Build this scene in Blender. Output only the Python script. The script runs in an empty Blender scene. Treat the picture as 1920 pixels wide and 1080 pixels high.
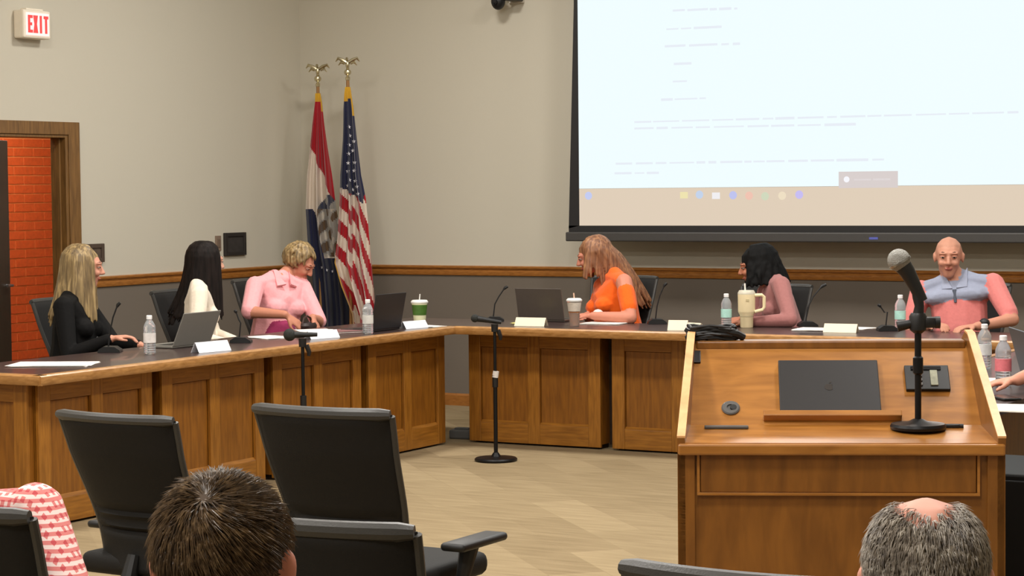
import bpy, bmesh, math, random
import numpy as np
from mathutils import Vector, Matrix
from mathutils.bvhtree import BVHTree
random.seed(7)
RNG = np.random.RandomState(5)
SC = bpy.context.scene
COL = SC.collection
R = math.radians

# ------------------------------------------------------------------ camera
FPX = 4000.0
TH, PH, RO, CAMZ = R(29.5), math.atan(188 / 4000.0), 0.010, 1.62
FWD = Vector((-math.sin(TH) * math.cos(PH), math.cos(TH) * math.cos(PH), -math.sin(PH)))
R0 = Vector((math.cos(TH), math.sin(TH), 0.0))
U0 = R0.cross(FWD)
RGT = R0 * math.cos(RO) - U0 * math.sin(RO)
UPV = U0 * math.cos(RO) + R0 * math.sin(RO)
CAM = Vector((0, 0, CAMZ))
cd = bpy.data.cameras.new('camera')
cd.sensor_width = 36.0
cd.lens = FPX / 1920.0 * 36.0
cd.clip_end = 100
cam = bpy.data.objects.new('camera', cd)
COL.objects.link(cam)
m = Matrix((RGT, UPV, -FWD)).transposed().to_4x4()
m.translation = CAM
cam.matrix_world = m
SC.camera = cam


def at(u, v, ax, val):
    """point where the photo's direction (u, v) meets the plane axis = val"""
    d = FWD + RGT * ((u - 960) / FPX) - UPV * ((v - 540) / FPX)
    return CAM + d * ((val - CAM[ax]) / d[ax])


# ------------------------------------------------------------------ view, world, lamps
vs = SC.view_settings
vs.view_transform = 'Standard'
vs.look = 'None'
vs.exposure = 0.0
vs.gamma = 1.0
vs.use_curve_mapping = False
try:
    SC.cycles.use_denoising = True
except Exception:
    pass
world = bpy.data.worlds.new('world')
SC.world = world
world.use_nodes = True
world.node_tree.nodes['Background'].inputs[0].default_value = (0.9, 0.86, 0.78, 1)
world.node_tree.nodes['Background'].inputs[1].default_value = 0.05
CEIL = 4.2
LAMP_W = 85.0          # watts of every ceiling panel
LAMP_COL = (1.0, 0.965, 0.915)
LAMPS = [(x, y) for x in (-7.0, -4.4, -1.8) for y in (0.8, 4.2, 7.6, 11.0)]

# ------------------------------------------------------------------ helpers


def lin(c):
    return tuple(((x / 255.0) / 12.92 if x / 255.0 <= 0.04045 else ((x / 255.0 + 0.055) / 1.055) ** 2.4) for x in c) + (1.0,)


MATS = {}


def new_mat(name):
    mt = bpy.data.materials.new(name)
    mt.use_nodes = True
    nt = mt.node_tree
    return mt, nt, nt.nodes['Principled BSDF']


def mat(name, rgb, rough=0.6, metal=0.0, noise=0.06, scale=30.0, bump=0.0, coat=0.0, spec=0.5, trans=0.0, ior=1.45, sheen=0.0, emit=None, estr=0.0):
    """plain procedural material: a base colour with slight noise variation and fine relief"""
    if name in MATS:
        return MATS[name]
    mt, nt, b = new_mat(name)
    b.inputs['Roughness'].default_value = rough
    b.inputs['Metallic'].default_value = metal
    b.inputs['Coat Weight'].default_value = coat
    b.inputs['Specular IOR Level'].default_value = spec
    b.inputs['Transmission Weight'].default_value = trans
    b.inputs['IOR'].default_value = ior
    b.inputs['Sheen Weight'].default_value = sheen
    c = lin(rgb)
    tc = nt.nodes.new('ShaderNodeTexCoord')
    nz = nt.nodes.new('ShaderNodeTexNoise')
    nz.inputs['Scale'].default_value = scale
    nz.inputs['Detail'].default_value = 3
    nt.links.new(tc.outputs['Object'], nz.inputs['Vector'])
    mx = nt.nodes.new('ShaderNodeMix')
    mx.data_type = 'RGBA'
    mx.inputs['A'].default_value = tuple(x * (1 - noise) for x in c[:3]) + (1,)
    mx.inputs['B'].default_value = tuple(min(1, x * (1 + noise)) for x in c[:3]) + (1,)
    nt.links.new(nz.outputs['Fac'], mx.inputs['Factor'])
    nt.links.new(mx.outputs['Result'], b.inputs['Base Color'])
    if bump:
        bp = nt.nodes.new('ShaderNodeBump')
        bp.inputs['Strength'].default_value = bump
        bp.inputs['Distance'].default_value = 0.01
        nt.links.new(nz.outputs['Fac'], bp.inputs['Height'])
        nt.links.new(bp.outputs['Normal'], b.inputs['Normal'])
    if emit is not None:
        b.inputs['Emission Color'].default_value = lin(emit)
        b.inputs['Emission Strength'].default_value = estr
    MATS[name] = mt
    return mt


def streak(name, c1, c2, stretch, scale=8.0, rough=0.5, bump=0.15, coat=0.0, contrast=(0.3, 0.7), c3=None, sheen=0.0):
    """grain or strands: noise stretched along one axis"""
    if name in MATS:
        return MATS[name]
    mt, nt, b = new_mat(name)
    b.inputs['Roughness'].default_value = rough
    b.inputs['Coat Weight'].default_value = coat
    b.inputs['Coat Roughness'].default_value = 0.25
    b.inputs['Sheen Weight'].default_value = sheen
    tc = nt.nodes.new('ShaderNodeTexCoord')
    mp = nt.nodes.new('ShaderNodeMapping')
    mp.inputs['Scale'].default_value = stretch
    nt.links.new(tc.outputs['Object'], mp.inputs['Vector'])
    nz = nt.nodes.new('ShaderNodeTexNoise')
    nz.inputs['Scale'].default_value = scale
    nz.inputs['Detail'].default_value = 5
    nz.inputs['Distortion'].default_value = 0.4
    nt.links.new(mp.outputs['Vector'], nz.inputs['Vector'])
    cr = nt.nodes.new('ShaderNodeValToRGB')
    cr.color_ramp.elements[0].position = contrast[0]
    cr.color_ramp.elements[0].color = lin(c1)
    cr.color_ramp.elements[1].position = contrast[1]
    cr.color_ramp.elements[1].color = lin(c2)
    if c3:
        e = cr.color_ramp.elements.new(0.5 * (contrast[0] + contrast[1]))
        e.color = lin(c3)
    nt.links.new(nz.outputs['Fac'], cr.inputs['Fac'])
    nt.links.new(cr.outputs['Color'], b.inputs['Base Color'])
    bp = nt.nodes.new('ShaderNodeBump')
    bp.inputs['Strength'].default_value = bump
    bp.inputs['Distance'].default_value = 0.005
    nt.links.new(nz.outputs['Fac'], bp.inputs['Height'])
    nt.links.new(bp.outputs['Normal'], b.inputs['Normal'])
    MATS[name] = mt
    return mt


def glow(name, rgb, strength, diffuse=None):
    if name in MATS:
        return MATS[name]
    mt, nt, b = new_mat(name)
    b.inputs['Base Color'].default_value = lin(diffuse or (0, 0, 0))
    b.inputs['Roughness'].default_value = 0.8
    b.inputs['Specular IOR Level'].default_value = 0.1
    b.inputs['Emission Color'].default_value = lin(rgb)
    b.inputs['Emission Strength'].default_value = strength
    MATS[name] = mt
    return mt


class MB:
    """collects shapes into one mesh"""

    def __init__(s):
        s.v, s.f = [], []

    def add(s, verts, faces):
        o = len(s.v)
        s.v += [tuple(p) for p in verts]
        s.f += [tuple(i + o for i in f) for f in faces]
        return s

    def bm(s, bm, mtx=None):
        if mtx is not None:
            bm.transform(mtx)
        bm.verts.ensure_lookup_table()
        bm.verts.index_update()
        s.add([v.co[:] for v in bm.verts], [[v.index for v in f.verts] for f in bm.faces])
        bm.free()
        return s

    def box(s, c, size, bev=0.0, rot=None, seg=2):
        bm = bmesh.new()
        bmesh.ops.create_cube(bm, size=1.0)
        bm.transform(Matrix.Diagonal((size[0], size[1], size[2], 1)))
        if bev:
            bmesh.ops.bevel(bm, geom=list(bm.edges), offset=bev, segments=seg, affect='EDGES', profile=0.5)
        mt = Matrix.Translation(c)
        if rot is not None:
            mt = mt @ rot.to_4x4()
        return s.bm(bm, mt)

    def span(s, lo, hi, bev=0.0):
        return s.box([(a + b) / 2 for a, b in zip(lo, hi)], [abs(b - a) for a, b in zip(lo, hi)], bev)

    def tube(s, pts, rad, n=10):
        pts = [Vector(p) for p in pts]
        if not hasattr(rad, '__len__'):
            rad = [rad] * len(pts)
        o = len(s.v)
        up = None
        for i, p in enumerate(pts):
            a = pts[max(0, i - 1)]
            b = pts[min(len(pts) - 1, i + 1)]
            d = (b - a).normalized()
            if up is None:
                up = d.orthogonal().normalized()
            x = up - d * up.dot(d)
            x = x.normalized() if x.length > 1e-6 else d.orthogonal().normalized()
            up = x
            y = d.cross(x)
            for k in range(n):
                t = 2 * math.pi * k / n
                s.v.append(tuple(p + (x * math.cos(t) + y * math.sin(t)) * rad[i]))
        for i in range(len(pts) - 1):
            for k in range(n):
                s.f.append((o + i * n + k, o + i * n + (k + 1) % n, o + (i + 1) * n + (k + 1) % n, o + (i + 1) * n + k))
        s.f.append(tuple(o + k for k in reversed(range(n))))
        s.f.append(tuple(o + (len(pts) - 1) * n + k for k in range(n)))
        return s

    def lathe(s, prof, n=24, mtx=None, c=(0, 0, 0)):
        o = len(s.v)
        mtx = mtx or Matrix.Translation(c)
        for r, z in prof:
            for k in range(n):
                t = 2 * math.pi * k / n
                s.v.append(tuple(mtx @ Vector((r * math.cos(t), r * math.sin(t), z))))
        for i in range(len(prof) - 1):
            for k in range(n):
                s.f.append((o + i * n + k, o + i * n + (k + 1) % n, o + (i + 1) * n + (k + 1) % n, o + (i + 1) * n + k))
        s.f.append(tuple(o + k for k in reversed(range(n))))
        s.f.append(tuple(o + (len(prof) - 1) * n + k for k in range(n)))
        return s

    def prism(s, poly, fn):
        """poly: 2-D outline; fn(p, k) gives the 3-D point on side k (0 or 1)"""
        n = len(poly)
        o = len(s.v)
        for k in (0, 1):
            for p in poly:
                s.v.append(tuple(fn(p, k)))
        s.f.append(tuple(o + i for i in reversed(range(n))))
        s.f.append(tuple(o + n + i for i in range(n)))
        for i in range(n):
            j = (i + 1) % n
            s.f.append((o + i, o + j, o + n + j, o + n + i))
        return s

    def ell(s, c, r, rot=None, sub=2):
        bm = bmesh.new()
        bmesh.ops.create_icosphere(bm, subdivisions=sub, radius=1.0)
        mt = Matrix.Translation(c)
        if rot is not None:
            mt = mt @ rot.to_4x4()
        return s.bm(bm, mt @ Matrix.Diagonal((r[0], r[1], r[2], 1)))

    def mesh(s, name, smooth=False, angle=35):
        me = bpy.data.meshes.new(name)
        me.from_pydata(s.v, [], s.f)
        bm = bmesh.new()
        bm.from_mesh(me)
        bmesh.ops.recalc_face_normals(bm, faces=bm.faces)
        bm.to_mesh(me)
        bm.free()
        if smooth:
            me.polygons.foreach_set('use_smooth', [True] * len(me.polygons))
            me.set_sharp_from_angle(angle=R(angle))
        return me


def put(name, me, mt=None, parent=None, loc=None, rot=None):
    o = bpy.data.objects.new(name, me)
    COL.objects.link(o)
    if mt is not None and me is not None:
        if not me.materials:
            me.materials.append(mt)
    if parent is not None:
        o.parent = parent
    if loc is not None:
        o.location = loc
    if rot is not None:
        o.rotation_euler = rot
    return o


def part(name, mb, mt, parent, smooth=False, loc=None, rot=None, label=None, angle=35):
    o = put(name, mb.mesh(name, smooth, angle), mt, parent, loc, rot)
    if label:
        o['label'] = label
    return o


def thing(name, label, cat, loc=(0, 0, 0), rz=0.0, group=None):
    o = put(name, None, None, None, loc, (0, 0, rz))
    o.empty_display_size = 0.1
    o['label'] = label
    o['category'] = cat
    if group:
        o['group'] = group
    return o


def single(name, mb, mt, label, cat, loc=(0, 0, 0), rz=0.0, group=None, smooth=False):
    o = put(name, mb.mesh(name, smooth), mt, None, loc, (0, 0, rz))
    o['label'] = label
    o['category'] = cat
    if group:
        o['group'] = group
    return o


def struct(name, mb, mt, parent=None, smooth=False):
    o = put(name, mb.mesh(name, smooth), mt, parent)
    if parent is None:
        o['kind'] = 'structure'
    return o


def dup(root, label, loc, rz, group=None):
    def cp(o, par):
        c = o.copy()
        COL.objects.link(c)
        c.parent = par
        for ch in [x for x in KIDS.get(o.name, [])]:
            cp(ch, c)
        return c
    KIDS = {}
    for o in list(bpy.data.objects):
        if o.parent:
            KIDS.setdefault(o.parent.name, []).append(o)
    r = cp(root, None)
    r.location = loc
    r.rotation_euler = (0, 0, rz)
    r['label'] = label
    if group:
        r['group'] = group
    return r


# ------------------------------------------------------------------ materials
OAK_X = streak('oak_grain_x', (128, 80, 20), (166, 110, 36), (1.2, 14, 14), 5, 0.42, 0.08, 0.25)
OAK_Y = streak('oak_grain_y', (128, 80, 20), (166, 110, 36), (14, 1.2, 14), 5, 0.42, 0.08, 0.25)
OAK_Z = streak('oak_grain_z', (128, 80, 20), (166, 110, 36), (14, 14, 1.2), 5, 0.42, 0.08, 0.25)
OAKP_Z = streak('oak_panel_z', (114, 68, 12), (146, 92, 22), (10, 10, 1.0), 5, 0.45, 0.08, 0.2)
OAK_EDGE = streak('oak_edge', (150, 104, 52), (186, 138, 82), (3, 3, 14), 6, 0.38, 0.06, 0.3)
RAILW = streak('rail_oak', (136, 84, 30), (172, 112, 50), (3, 3, 20), 6, 0.4, 0.06, 0.3)
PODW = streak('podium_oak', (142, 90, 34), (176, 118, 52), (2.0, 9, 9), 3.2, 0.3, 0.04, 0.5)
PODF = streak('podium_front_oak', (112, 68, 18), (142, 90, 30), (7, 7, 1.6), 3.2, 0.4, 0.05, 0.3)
PODE = streak('podium_edge_oak', (204, 148, 90), (228, 176, 118), (4, 4, 6), 4, 0.5, 0.03, 0.1)
DOORW = streak('door_frame_oak', (96, 66, 28), (132, 94, 46), (14, 14, 1.2), 5, 0.5, 0.06, 0.1)
DARKW = streak('dark_door', (34, 26, 16), (48, 36, 22), (14, 14, 1.2), 5, 0.5, 0.06)
TOPM = mat('laminate_top', (62, 46, 44), 0.32, noise=0.12, scale=120, coat=0.2)
PIPING_HL = mat('vinyl_highlight', (58, 57, 55), 0.4, noise=0.1, scale=220, bump=0.08, spec=0.5)  # black vinyl lightened to carry the highlight on the chair piping
BLACKF = mat('black_fabric', (27, 26, 25), 0.7, noise=0.15, scale=300, bump=0.12, spec=0.3)
PLASTIC = mat('black_plastic', (22, 22, 23), 0.45, noise=0.05)
GREYP = mat('grey_plastic', (84, 82, 80), 0.5, noise=0.05)
METAL = mat('dark_metal', (30, 30, 31), 0.4, 0.6, noise=0.05)
STEEL = mat('steel', (170, 170, 172), 0.28, 1.0, noise=0.05)
PAPER = mat('paper_white', (236, 230, 222), 0.8, noise=0.02)
CARD = mat('card_white', (232, 234, 240), 0.7, noise=0.02)
CREAMCARD = mat('card_cream', (236, 222, 196), 0.8, noise=0.02)
LAPG = mat('laptop_grey', (128, 125, 118), 0.5, 0.1, noise=0.03)
LAPD = mat('laptop_dark', (58, 57, 58), 0.36, 0.5, noise=0.03)
SCREENG = mat('laptop_screen', (20, 22, 26), 0.2, noise=0.02)
# ------------------------------------------------------------------ the room
XL, YB, XR, YF = -9.57, 13.62, 1.9, -2.6       # inner faces of the four walls
RAILZ = 1.01


def wall_paint():
    mt, nt, b = new_mat('two_tone_paint')
    b.inputs['Roughness'].default_value = 0.75
    b.inputs['Specular IOR Level'].default_value = 0.25
    g = nt.nodes.new('ShaderNodeNewGeometry')
    sx = nt.nodes.new('ShaderNodeSeparateXYZ')
    nt.links.new(g.outputs['Position'], sx.inputs[0])
    gt = nt.nodes.new('ShaderNodeMath')
    gt.operation = 'GREATER_THAN'
    gt.inputs[1].default_value = RAILZ
    nt.links.new(sx.outputs['Z'], gt.inputs[0])
    nz = nt.nodes.new('ShaderNodeTexNoise')
    nz.inputs['Scale'].default_value = 90
    nz.inputs['Detail'].default_value = 4
    nt.links.new(g.outputs['Position'], nz.inputs['Vector'])
    mx = nt.nodes.new('ShaderNodeMix')
    mx.data_type = 'RGBA'
    mx.inputs['A'].default_value = lin((112, 103, 93))
    mx.inputs['B'].default_value = lin((199, 193, 177))
    nt.links.new(gt.outputs[0], mx.inputs['Factor'])
    nt.links.new(mx.outputs['Result'], b.inputs['Base Color'])
    bp = nt.nodes.new('ShaderNodeBump')
    bp.inputs['Strength'].default_value = 0.06
    bp.inputs['Distance'].default_value = 0.004
    nt.links.new(nz.outputs['Fac'], bp.inputs['Height'])
    nt.links.new(bp.outputs['Normal'], b.inputs['Normal'])
    return mt


def carpet():
    """beige carpet planks laid in staggered strips, each with its own streaks"""
    mt, nt, b = new_mat('carpet_planks')
    b.inputs['Roughness'].default_value = 0.95
    b.inputs['Specular IOR Level'].default_value = 0.1
    tc = nt.nodes.new('ShaderNodeTexCoord')
    mp = nt.nodes.new('ShaderNodeMapping')
    mp.inputs['Rotation'].default_value = (0, 0, R(45))
    nt.links.new(tc.outputs['Object'], mp.inputs['Vector'])
    bk = nt.nodes.new('ShaderNodeTexBrick')
    bk.inputs['Color1'].default_value = (0.25, 0.25, 0.25, 1)
    bk.inputs['Color2'].default_value = (0.75, 0.75, 0.75, 1)
    bk.inputs['Mortar'].default_value = (0.4, 0.4, 0.4, 1)
    bk.inputs['Scale'].default_value = 1.0
    bk.inputs['Mortar Size'].default_value = 0.002
    bk.inputs['Brick Width'].default_value = 1.0
    bk.inputs['Row Height'].default_value = 0.25
    nt.links.new(mp.outputs['Vector'], bk.inputs['Vector'])
    m2 = nt.nodes.new('ShaderNodeMapping')
    m2.inputs['Rotation'].default_value = (0, 0, R(45))
    m2.inputs['Scale'].default_value = (1.5, 12, 1)
    nt.links.new(tc.outputs['Object'], m2.inputs['Vector'])
    nz = nt.nodes.new('ShaderNodeTexNoise')
    nz.inputs['Scale'].default_value = 2.0
    nz.inputs['Detail'].default_value = 5
    nt.links.new(m2.outputs['Vector'], nz.inputs['Vector'])
    ad = nt.nodes.new('ShaderNodeMix')
    ad.data_type = 'RGBA'
    ad.inputs['Factor'].default_value = 0.55
    nt.links.new(bk.outputs['Color'], ad.inputs['A'])
    nt.links.new(nz.outputs['Fac'], ad.inputs['B'])
    cr = nt.nodes.new('ShaderNodeValToRGB')
    cr.color_ramp.elements[0].position = 0.3
    cr.color_ramp.elements[0].color = lin((128, 111, 84))
    cr.color_ramp.elements[1].position = 0.7
    cr.color_ramp.elements[1].color = lin((158, 140, 109))
    nt.links.new(ad.outputs['Result'], cr.inputs['Fac'])
    nt.links.new(cr.outputs['Color'], b.inputs['Base Color'])
    fz = nt.nodes.new('ShaderNodeTexNoise')
    fz.inputs['Scale'].default_value = 260
    nt.links.new(tc.outputs['Object'], fz.inputs['Vector'])
    bp = nt.nodes.new('ShaderNodeBump')
    bp.inputs['Strength'].default_value = 0.3
    bp.inputs['Distance'].default_value = 0.005
    nt.links.new(fz.outputs['Fac'], bp.inputs['Height'])
    nt.links.new(bp.outputs['Normal'], b.inputs['Normal'])
    return mt


PAINT = wall_paint()
HALLX = -11.05
DY0, DY1, DZ = 9.96, 10.92, 2.0                # the door opening in the wall by the flags
struct('floor', MB().span((HALLX - 0.3, YF - 0.2, -0.12), (XR + 0.2, YB + 0.2, 0.0)), carpet())
struct('ceiling', MB().span((HALLX - 0.3, YF - 0.2, CEIL), (XR + 0.2, YB + 0.2, CEIL + 0.1)), mat('ceiling_tile', (214, 210, 200), 0.9, noise=0.04, scale=60))
WT = 0.12
w = MB()
w.span((XL - WT, YF - 0.2, 0), (XL, DY0, CEIL))
w.span((XL - WT, DY1, 0), (XL, YB + 0.2, CEIL))
w.span((XL - WT, DY0, DZ), (XL, DY1, CEIL))
struct('wall_left', w, PAINT)
struct('ceiling_hall', MB().span((HALLX - 0.3, 8.2, 2.7), (XL - WT, YB, 2.76)), mat('ceiling_tile', (214, 210, 200), 0.9, noise=0.04, scale=60))
struct('wall_back', MB().span((HALLX - 0.3, YB, 0), (XR + 0.2, YB + 0.15, CEIL)), PAINT)
struct('wall_right', MB().span((XR, YF - 0.2, 0), (XR + 0.15, YB + 0.15, CEIL)), PAINT)
struct('wall_front', MB().span((XL - WT, YF - 0.15, 0), (XR, YF, CEIL)), PAINT)

# chair rail with a moulded profile, baseboards
prof = [(0, -0.036), (0.012, -0.036), (0.016, -0.028), (0.016, -0.004), (0.010, 0.004), (0.012, 0.012), (0.026, 0.018), (0.028, 0.030), (0.020, 0.036), (0, 0.036)]
struct('trim_1', MB().prism(prof, lambda p, k: (XL + p[0], (11.03, YB)[k], RAILZ + p[1])), RAILW, smooth=True)
struct('trim_2', MB().prism(prof, lambda p, k: ((XL, XR)[k], YB - p[0], RAILZ + p[1])), RAILW, smooth=True)
struct('trim_3', MB().prism(prof, lambda p, k: (XL + p[0], (YF, 9.86)[k], RAILZ + p[1])), RAILW, smooth=True)
bprof = [(0, 0), (0.015, 0), (0.015, 0.075), (0.008, 0.09), (0, 0.09)]
struct('baseboard_left', MB().prism(bprof, lambda p, k: (XL + p[0], (11.03, YB)[k], p[1])), RAILW)
struct('baseboard_back', MB().prism(bprof, lambda p, k: ((XL, XR)[k], YB - p[0], p[1])), RAILW)

# door frame: casings, jambs and a dark leaf standing ajar towards the corridor
dr = put('door_1', None)
dr['kind'] = 'structure'
for nm, lo, hi in (('casing', (XL, DY1, 0), (XL + 0.02, 11.03, DZ + 0.085)), ('casing', (XL, 9.85, 0), (XL + 0.02, DY0, DZ + 0.085)),
                   ('head_casing', (XL, DY0, DZ), (XL + 0.022, DY1, DZ + 0.085)),
                   ('jamb', (XL - WT, DY1 - 0.025, 0), (XL + 0.012, DY1, DZ)), ('jamb', (XL - WT, DY0, 0), (XL + 0.012, DY0 + 0.02, DZ)),
                   ('head_jamb', (XL - WT, DY0 + 0.02, DZ - 0.02), (XL + 0.012, DY1 - 0.025, DZ)),
                   ('door_stop', (XL - 0.07, DY1 - 0.04, 0), (XL - 0.03, DY1 - 0.025, DZ - 0.02))):
    part(nm, MB().span(lo, hi, 0.003), DOORW, dr)
leaf = part('door_leaf', MB().span((-0.02, 0, 0.01), (0.02, 0.90, DZ - 0.03), 0.004), DARKW, dr, loc=(XL - 0.1, DY0 + 0.03, 0), rot=(0, 0, R(23)))
part('door_handle', MB().tube([(0.02, 0.83, 1.0), (0.06, 0.83, 1.0), (0.06, 0.73, 1.0)], 0.009), STEEL, leaf, True)

# brick wall of the corridor behind the door
MORTAR = mat('mortar', (232, 150, 84), 0.9, noise=0.1, scale=80, bump=0.2)
BRICKM = [mat('brick_a', (206, 84, 26), 0.85, noise=0.2, scale=40, bump=0.3), mat('brick_b', (194, 74, 20), 0.85, noise=0.2, scale=40, bump=0.3),
          mat('brick_c', (212, 94, 36), 0.85, noise=0.2, scale=40, bump=0.3)]
hall = struct('wall_hall', MB().span((HALLX - 0.2, 8.2, 0), (HALLX, YB, 3.2)), MORTAR)
bl, bh, j = 0.206, 0.058, 0.011
bms = []
for mt in BRICKM:
    me = MB().box((0, 0, 0), (0.04, bl - 0.004, bh), 0.003, seg=1).mesh('brick')
    me.materials.append(mt)
    bms.append(me)
rest = MB()
for row in range(44):
    z = 0.03 + row * (bh + j)
    for k in range(-9, 12):
        y = 10.95 + (k + 0.5 * (row % 2)) * (bl + j - 0.004)
        if not 8.3 < y < YB - 0.15:
            continue
        if 10.25 < y < 11.75 and 0.5 < z < 2.35:
            put('brick', random.choice(bms), None, hall, (HALLX - 0.013, y, z + bh / 2))
        else:
            rest.box((HALLX - 0.013, y, z + bh / 2), (0.04, bl - 0.004, bh))
o = part('brickwork', rest, BRICKM[0], hall)
o['kind'] = 'stuff'

# ceiling panels
cl0 = None
for i, (x, y) in enumerate(LAMPS + [(-10.3, 11.0)]):
    hallway = i == len(LAMPS)
    c = thing('ceiling_light', 'square ceiling light panel over the brick corridor' if hallway else 'white recessed ceiling light panel in the council room', 'ceiling light', (x, y, CEIL if not hallway else 2.7), 0, None if hallway else 'ceiling light panels')
    s = 0.6
    fr = MB()
    for a in (-1, 1):
        fr.box((a * s / 2, 0, -0.015), (0.03, s + 0.03, 0.03), 0.003)
        fr.box((0, a * s / 2, -0.015), (s - 0.03, 0.03, 0.03), 0.003)
    part('frame', fr, mat('lamp_frame', (225, 222, 215), 0.5), c)
    part('diffuser', MB().box((0, 0, -0.012), (s - 0.03, s - 0.03, 0.012)), glow('lamp_diffuser', (255, 246, 228), 3.0), c)
    ld = bpy.data.lights.new('lamp', 'AREA')
    ld.shape = 'SQUARE'
    ld.size = s
    ld.energy = LAMP_W if not hallway else 48
    ld.color = LAMP_COL
    lo = bpy.data.objects.new('lamp', ld)
    COL.objects.link(lo)
    lo.parent = c
    lo.location = (0, 0, -0.03)

# ------------------------------------------------------------------ dais: cabinets and worktops
TOPZ = 0.757
CH = TOPZ - 0.036


def cabinet(label, loc, rz, wd, depth=0.5, gap_strip=True):
    """front towards local -y, spans local x 0..wd"""
    c = thing('dais_cabinet', label, 'cabinet', loc, rz, 'panelled oak cabinets of the dais')
    st, th = 0.085, 0.022
    part('carcass', MB().span((0.0, 0.025, 0.03), (wd, depth, CH - 0.002)), OAKP_Z, c)
    part('plinth', MB().span((0.02, 0.05, 0.0), (wd - 0.02, depth - 0.02, 0.03)), mat('plinth_base_shadow', (38, 24, 12), 0.7), c)  # toe kick coloured dark to hold the shadow at the cabinet's base
    mid = wd / 2
    for x in (0.0, mid - st / 2, wd - st):
        part('stile', MB().span((x, 0, 0.012), (x + st, th, CH - 0.003), 0.003), OAK_Z, c)
    for z0, z1 in ((0.012, 0.135), (CH - 0.105, CH - 0.003)):
        for x0, x1 in ((st, mid - st / 2), (mid + st / 2, wd - st)):
            part('rail', MB().span((x0, 0.001, z0), (x1, th, z1), 0.003), OAK_X, c)
    for x0, x1 in ((st, mid - st / 2), (mid + st / 2, wd - st)):
        part('panel', MB().span((x0 + 0.004, 0.019, 0.139), (x1 - 0.004, 0.0245, CH - 0.109), 0.002), OAKP_Z, c)
        part('panel_moulding', MB().prism([(0, 0), (0.016, 0), (0, 0.014)], lambda p, k: ((x0, x1)[k], 0.019 - p[0], 0.135 + p[1])), OAK_EDGE if False else OAK_X, c)
    if gap_strip:
        part('gap_shade_strip', MB().span((wd + 0.002, 0.12, 0.02), (wd + 0.078, 0.14, CH - 0.002)), mat('gap_shade', (44, 27, 12), 0.7), c)  # dark strip backing the open gap, the gap's shade put into its colour
    return c


LX = -7.0           # front plane of the cabinets along the wall with the door
ys = [7.75, 8.685, 9.66, 10.625]
ye = [8.605, 9.575, 10.545, 11.5]
lab = ['first oak dais cabinet next to the end panel and the stack of paper', 'second oak dais cabinet from the end panel, below the open grey laptop',
       'third oak dais cabinet from the end panel, behind the short microphone stand', 'oak dais cabinet below the green cup at the gap of the open corner']
for i in range(4):
    # front faces +x: rotate so that local -y points to +x
    cabinet(lab[i], (LX, ys[i], 0), R(90), ye[i] - ys[i], 0.4, i < 3)
BY = 11.66
bx = [-6.92, -5.90, -4.93, -3.96]
bw = [0.94, 0.89, 0.89, 0.84]
lab = ['oak dais cabinet behind the tall microphone stand, under the iced tea', 'oak dais cabinet beside the lectern, below the cream name cards',
       'oak dais cabinet under the cream tumbler, behind the lectern', 'oak dais cabinet in front of the person in the polo shirt']
for i in range(4):
    cabinet(lab[i], (bx[i], BY, 0), 0.0, bw[i], 0.17, i < 3)
RX = -3.02
lab = ['oak cabinet of the far dais wing, first from its end', 'oak cabinet of the far dais wing, second from its end',
       'oak cabinet of the far dais wing, third from its end', 'oak cabinet of the far dais wing, fourth from its end']
for i in range(4):
    cabinet(lab[i], (RX, ye[i], 0), R(-90), ye[i] - ys[i], 0.4, False)
# end panels of the two wings
for nm, x0, lb in (('l', LX - 0.5, 'panelled oak end of the dais wing with the stack of paper'), ('r', RX + 0.02, 'panelled oak end of the dais wing beside the lectern')):
    e = thing('dais_end_panel', lb, 'end panel', (x0, 7.70, 0))
    wd = 0.47
    part('backing', MB().span((0, 0.02, 0.012), (wd, 0.045, CH - 0.003)), OAKP_Z, e)
    for xa, xb in ((0, 0.085), (wd - 0.085, wd)):
        part('stile', MB().span((xa, 0, 0.012), (xb, 0.02, CH - 0.003), 0.003), OAK_Z, e)
    for za, zb in ((0.012, 0.135), (CH - 0.105, CH - 0.003)):
        part('rail', MB().span((0.085, 0.001, za), (wd - 0.085, 0.02, zb), 0.003), OAK_X, e)


def worktop(label, poly, edges):
    """dark laminate slab with an oak edge band along the listed outline edges"""
    o = thing('worktop', label, 'worktop', (0, 0, 0))
    part('surface', MB().prism(poly, lambda p, k: (p[0], p[1], (TOPZ - 0.036, TOPZ)[k])), TOPM, o)
    n = len(poly)
    for i in edges:
        a, b = Vector(poly[i]), Vector(poly[(i + 1) % n])
        d = (b - a).normalized()
        nn = Vector((d.y, -d.x))
        ar = math.atan2(d.y, d.x)
        L = (b - a).length
        # half-round nosing strip
        pr = [(0.0, -0.048), (0.012, -0.046), (0.02, -0.036), (0.022, -0.018), (0.02, -0.004), (0.012, 0.003), (-0.03, 0.003), (-0.03, -0.0005), (0, -0.0005)]
        mb = MB().prism(pr, lambda p, k: tuple((a if k == 0 else b) + nn * p[0] + d * ((-0.015, 0.015)[k])) + (TOPZ + p[1],))
        part('edge_band', mb, OAK_EDGE, o, smooth=True)
    return o


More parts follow.
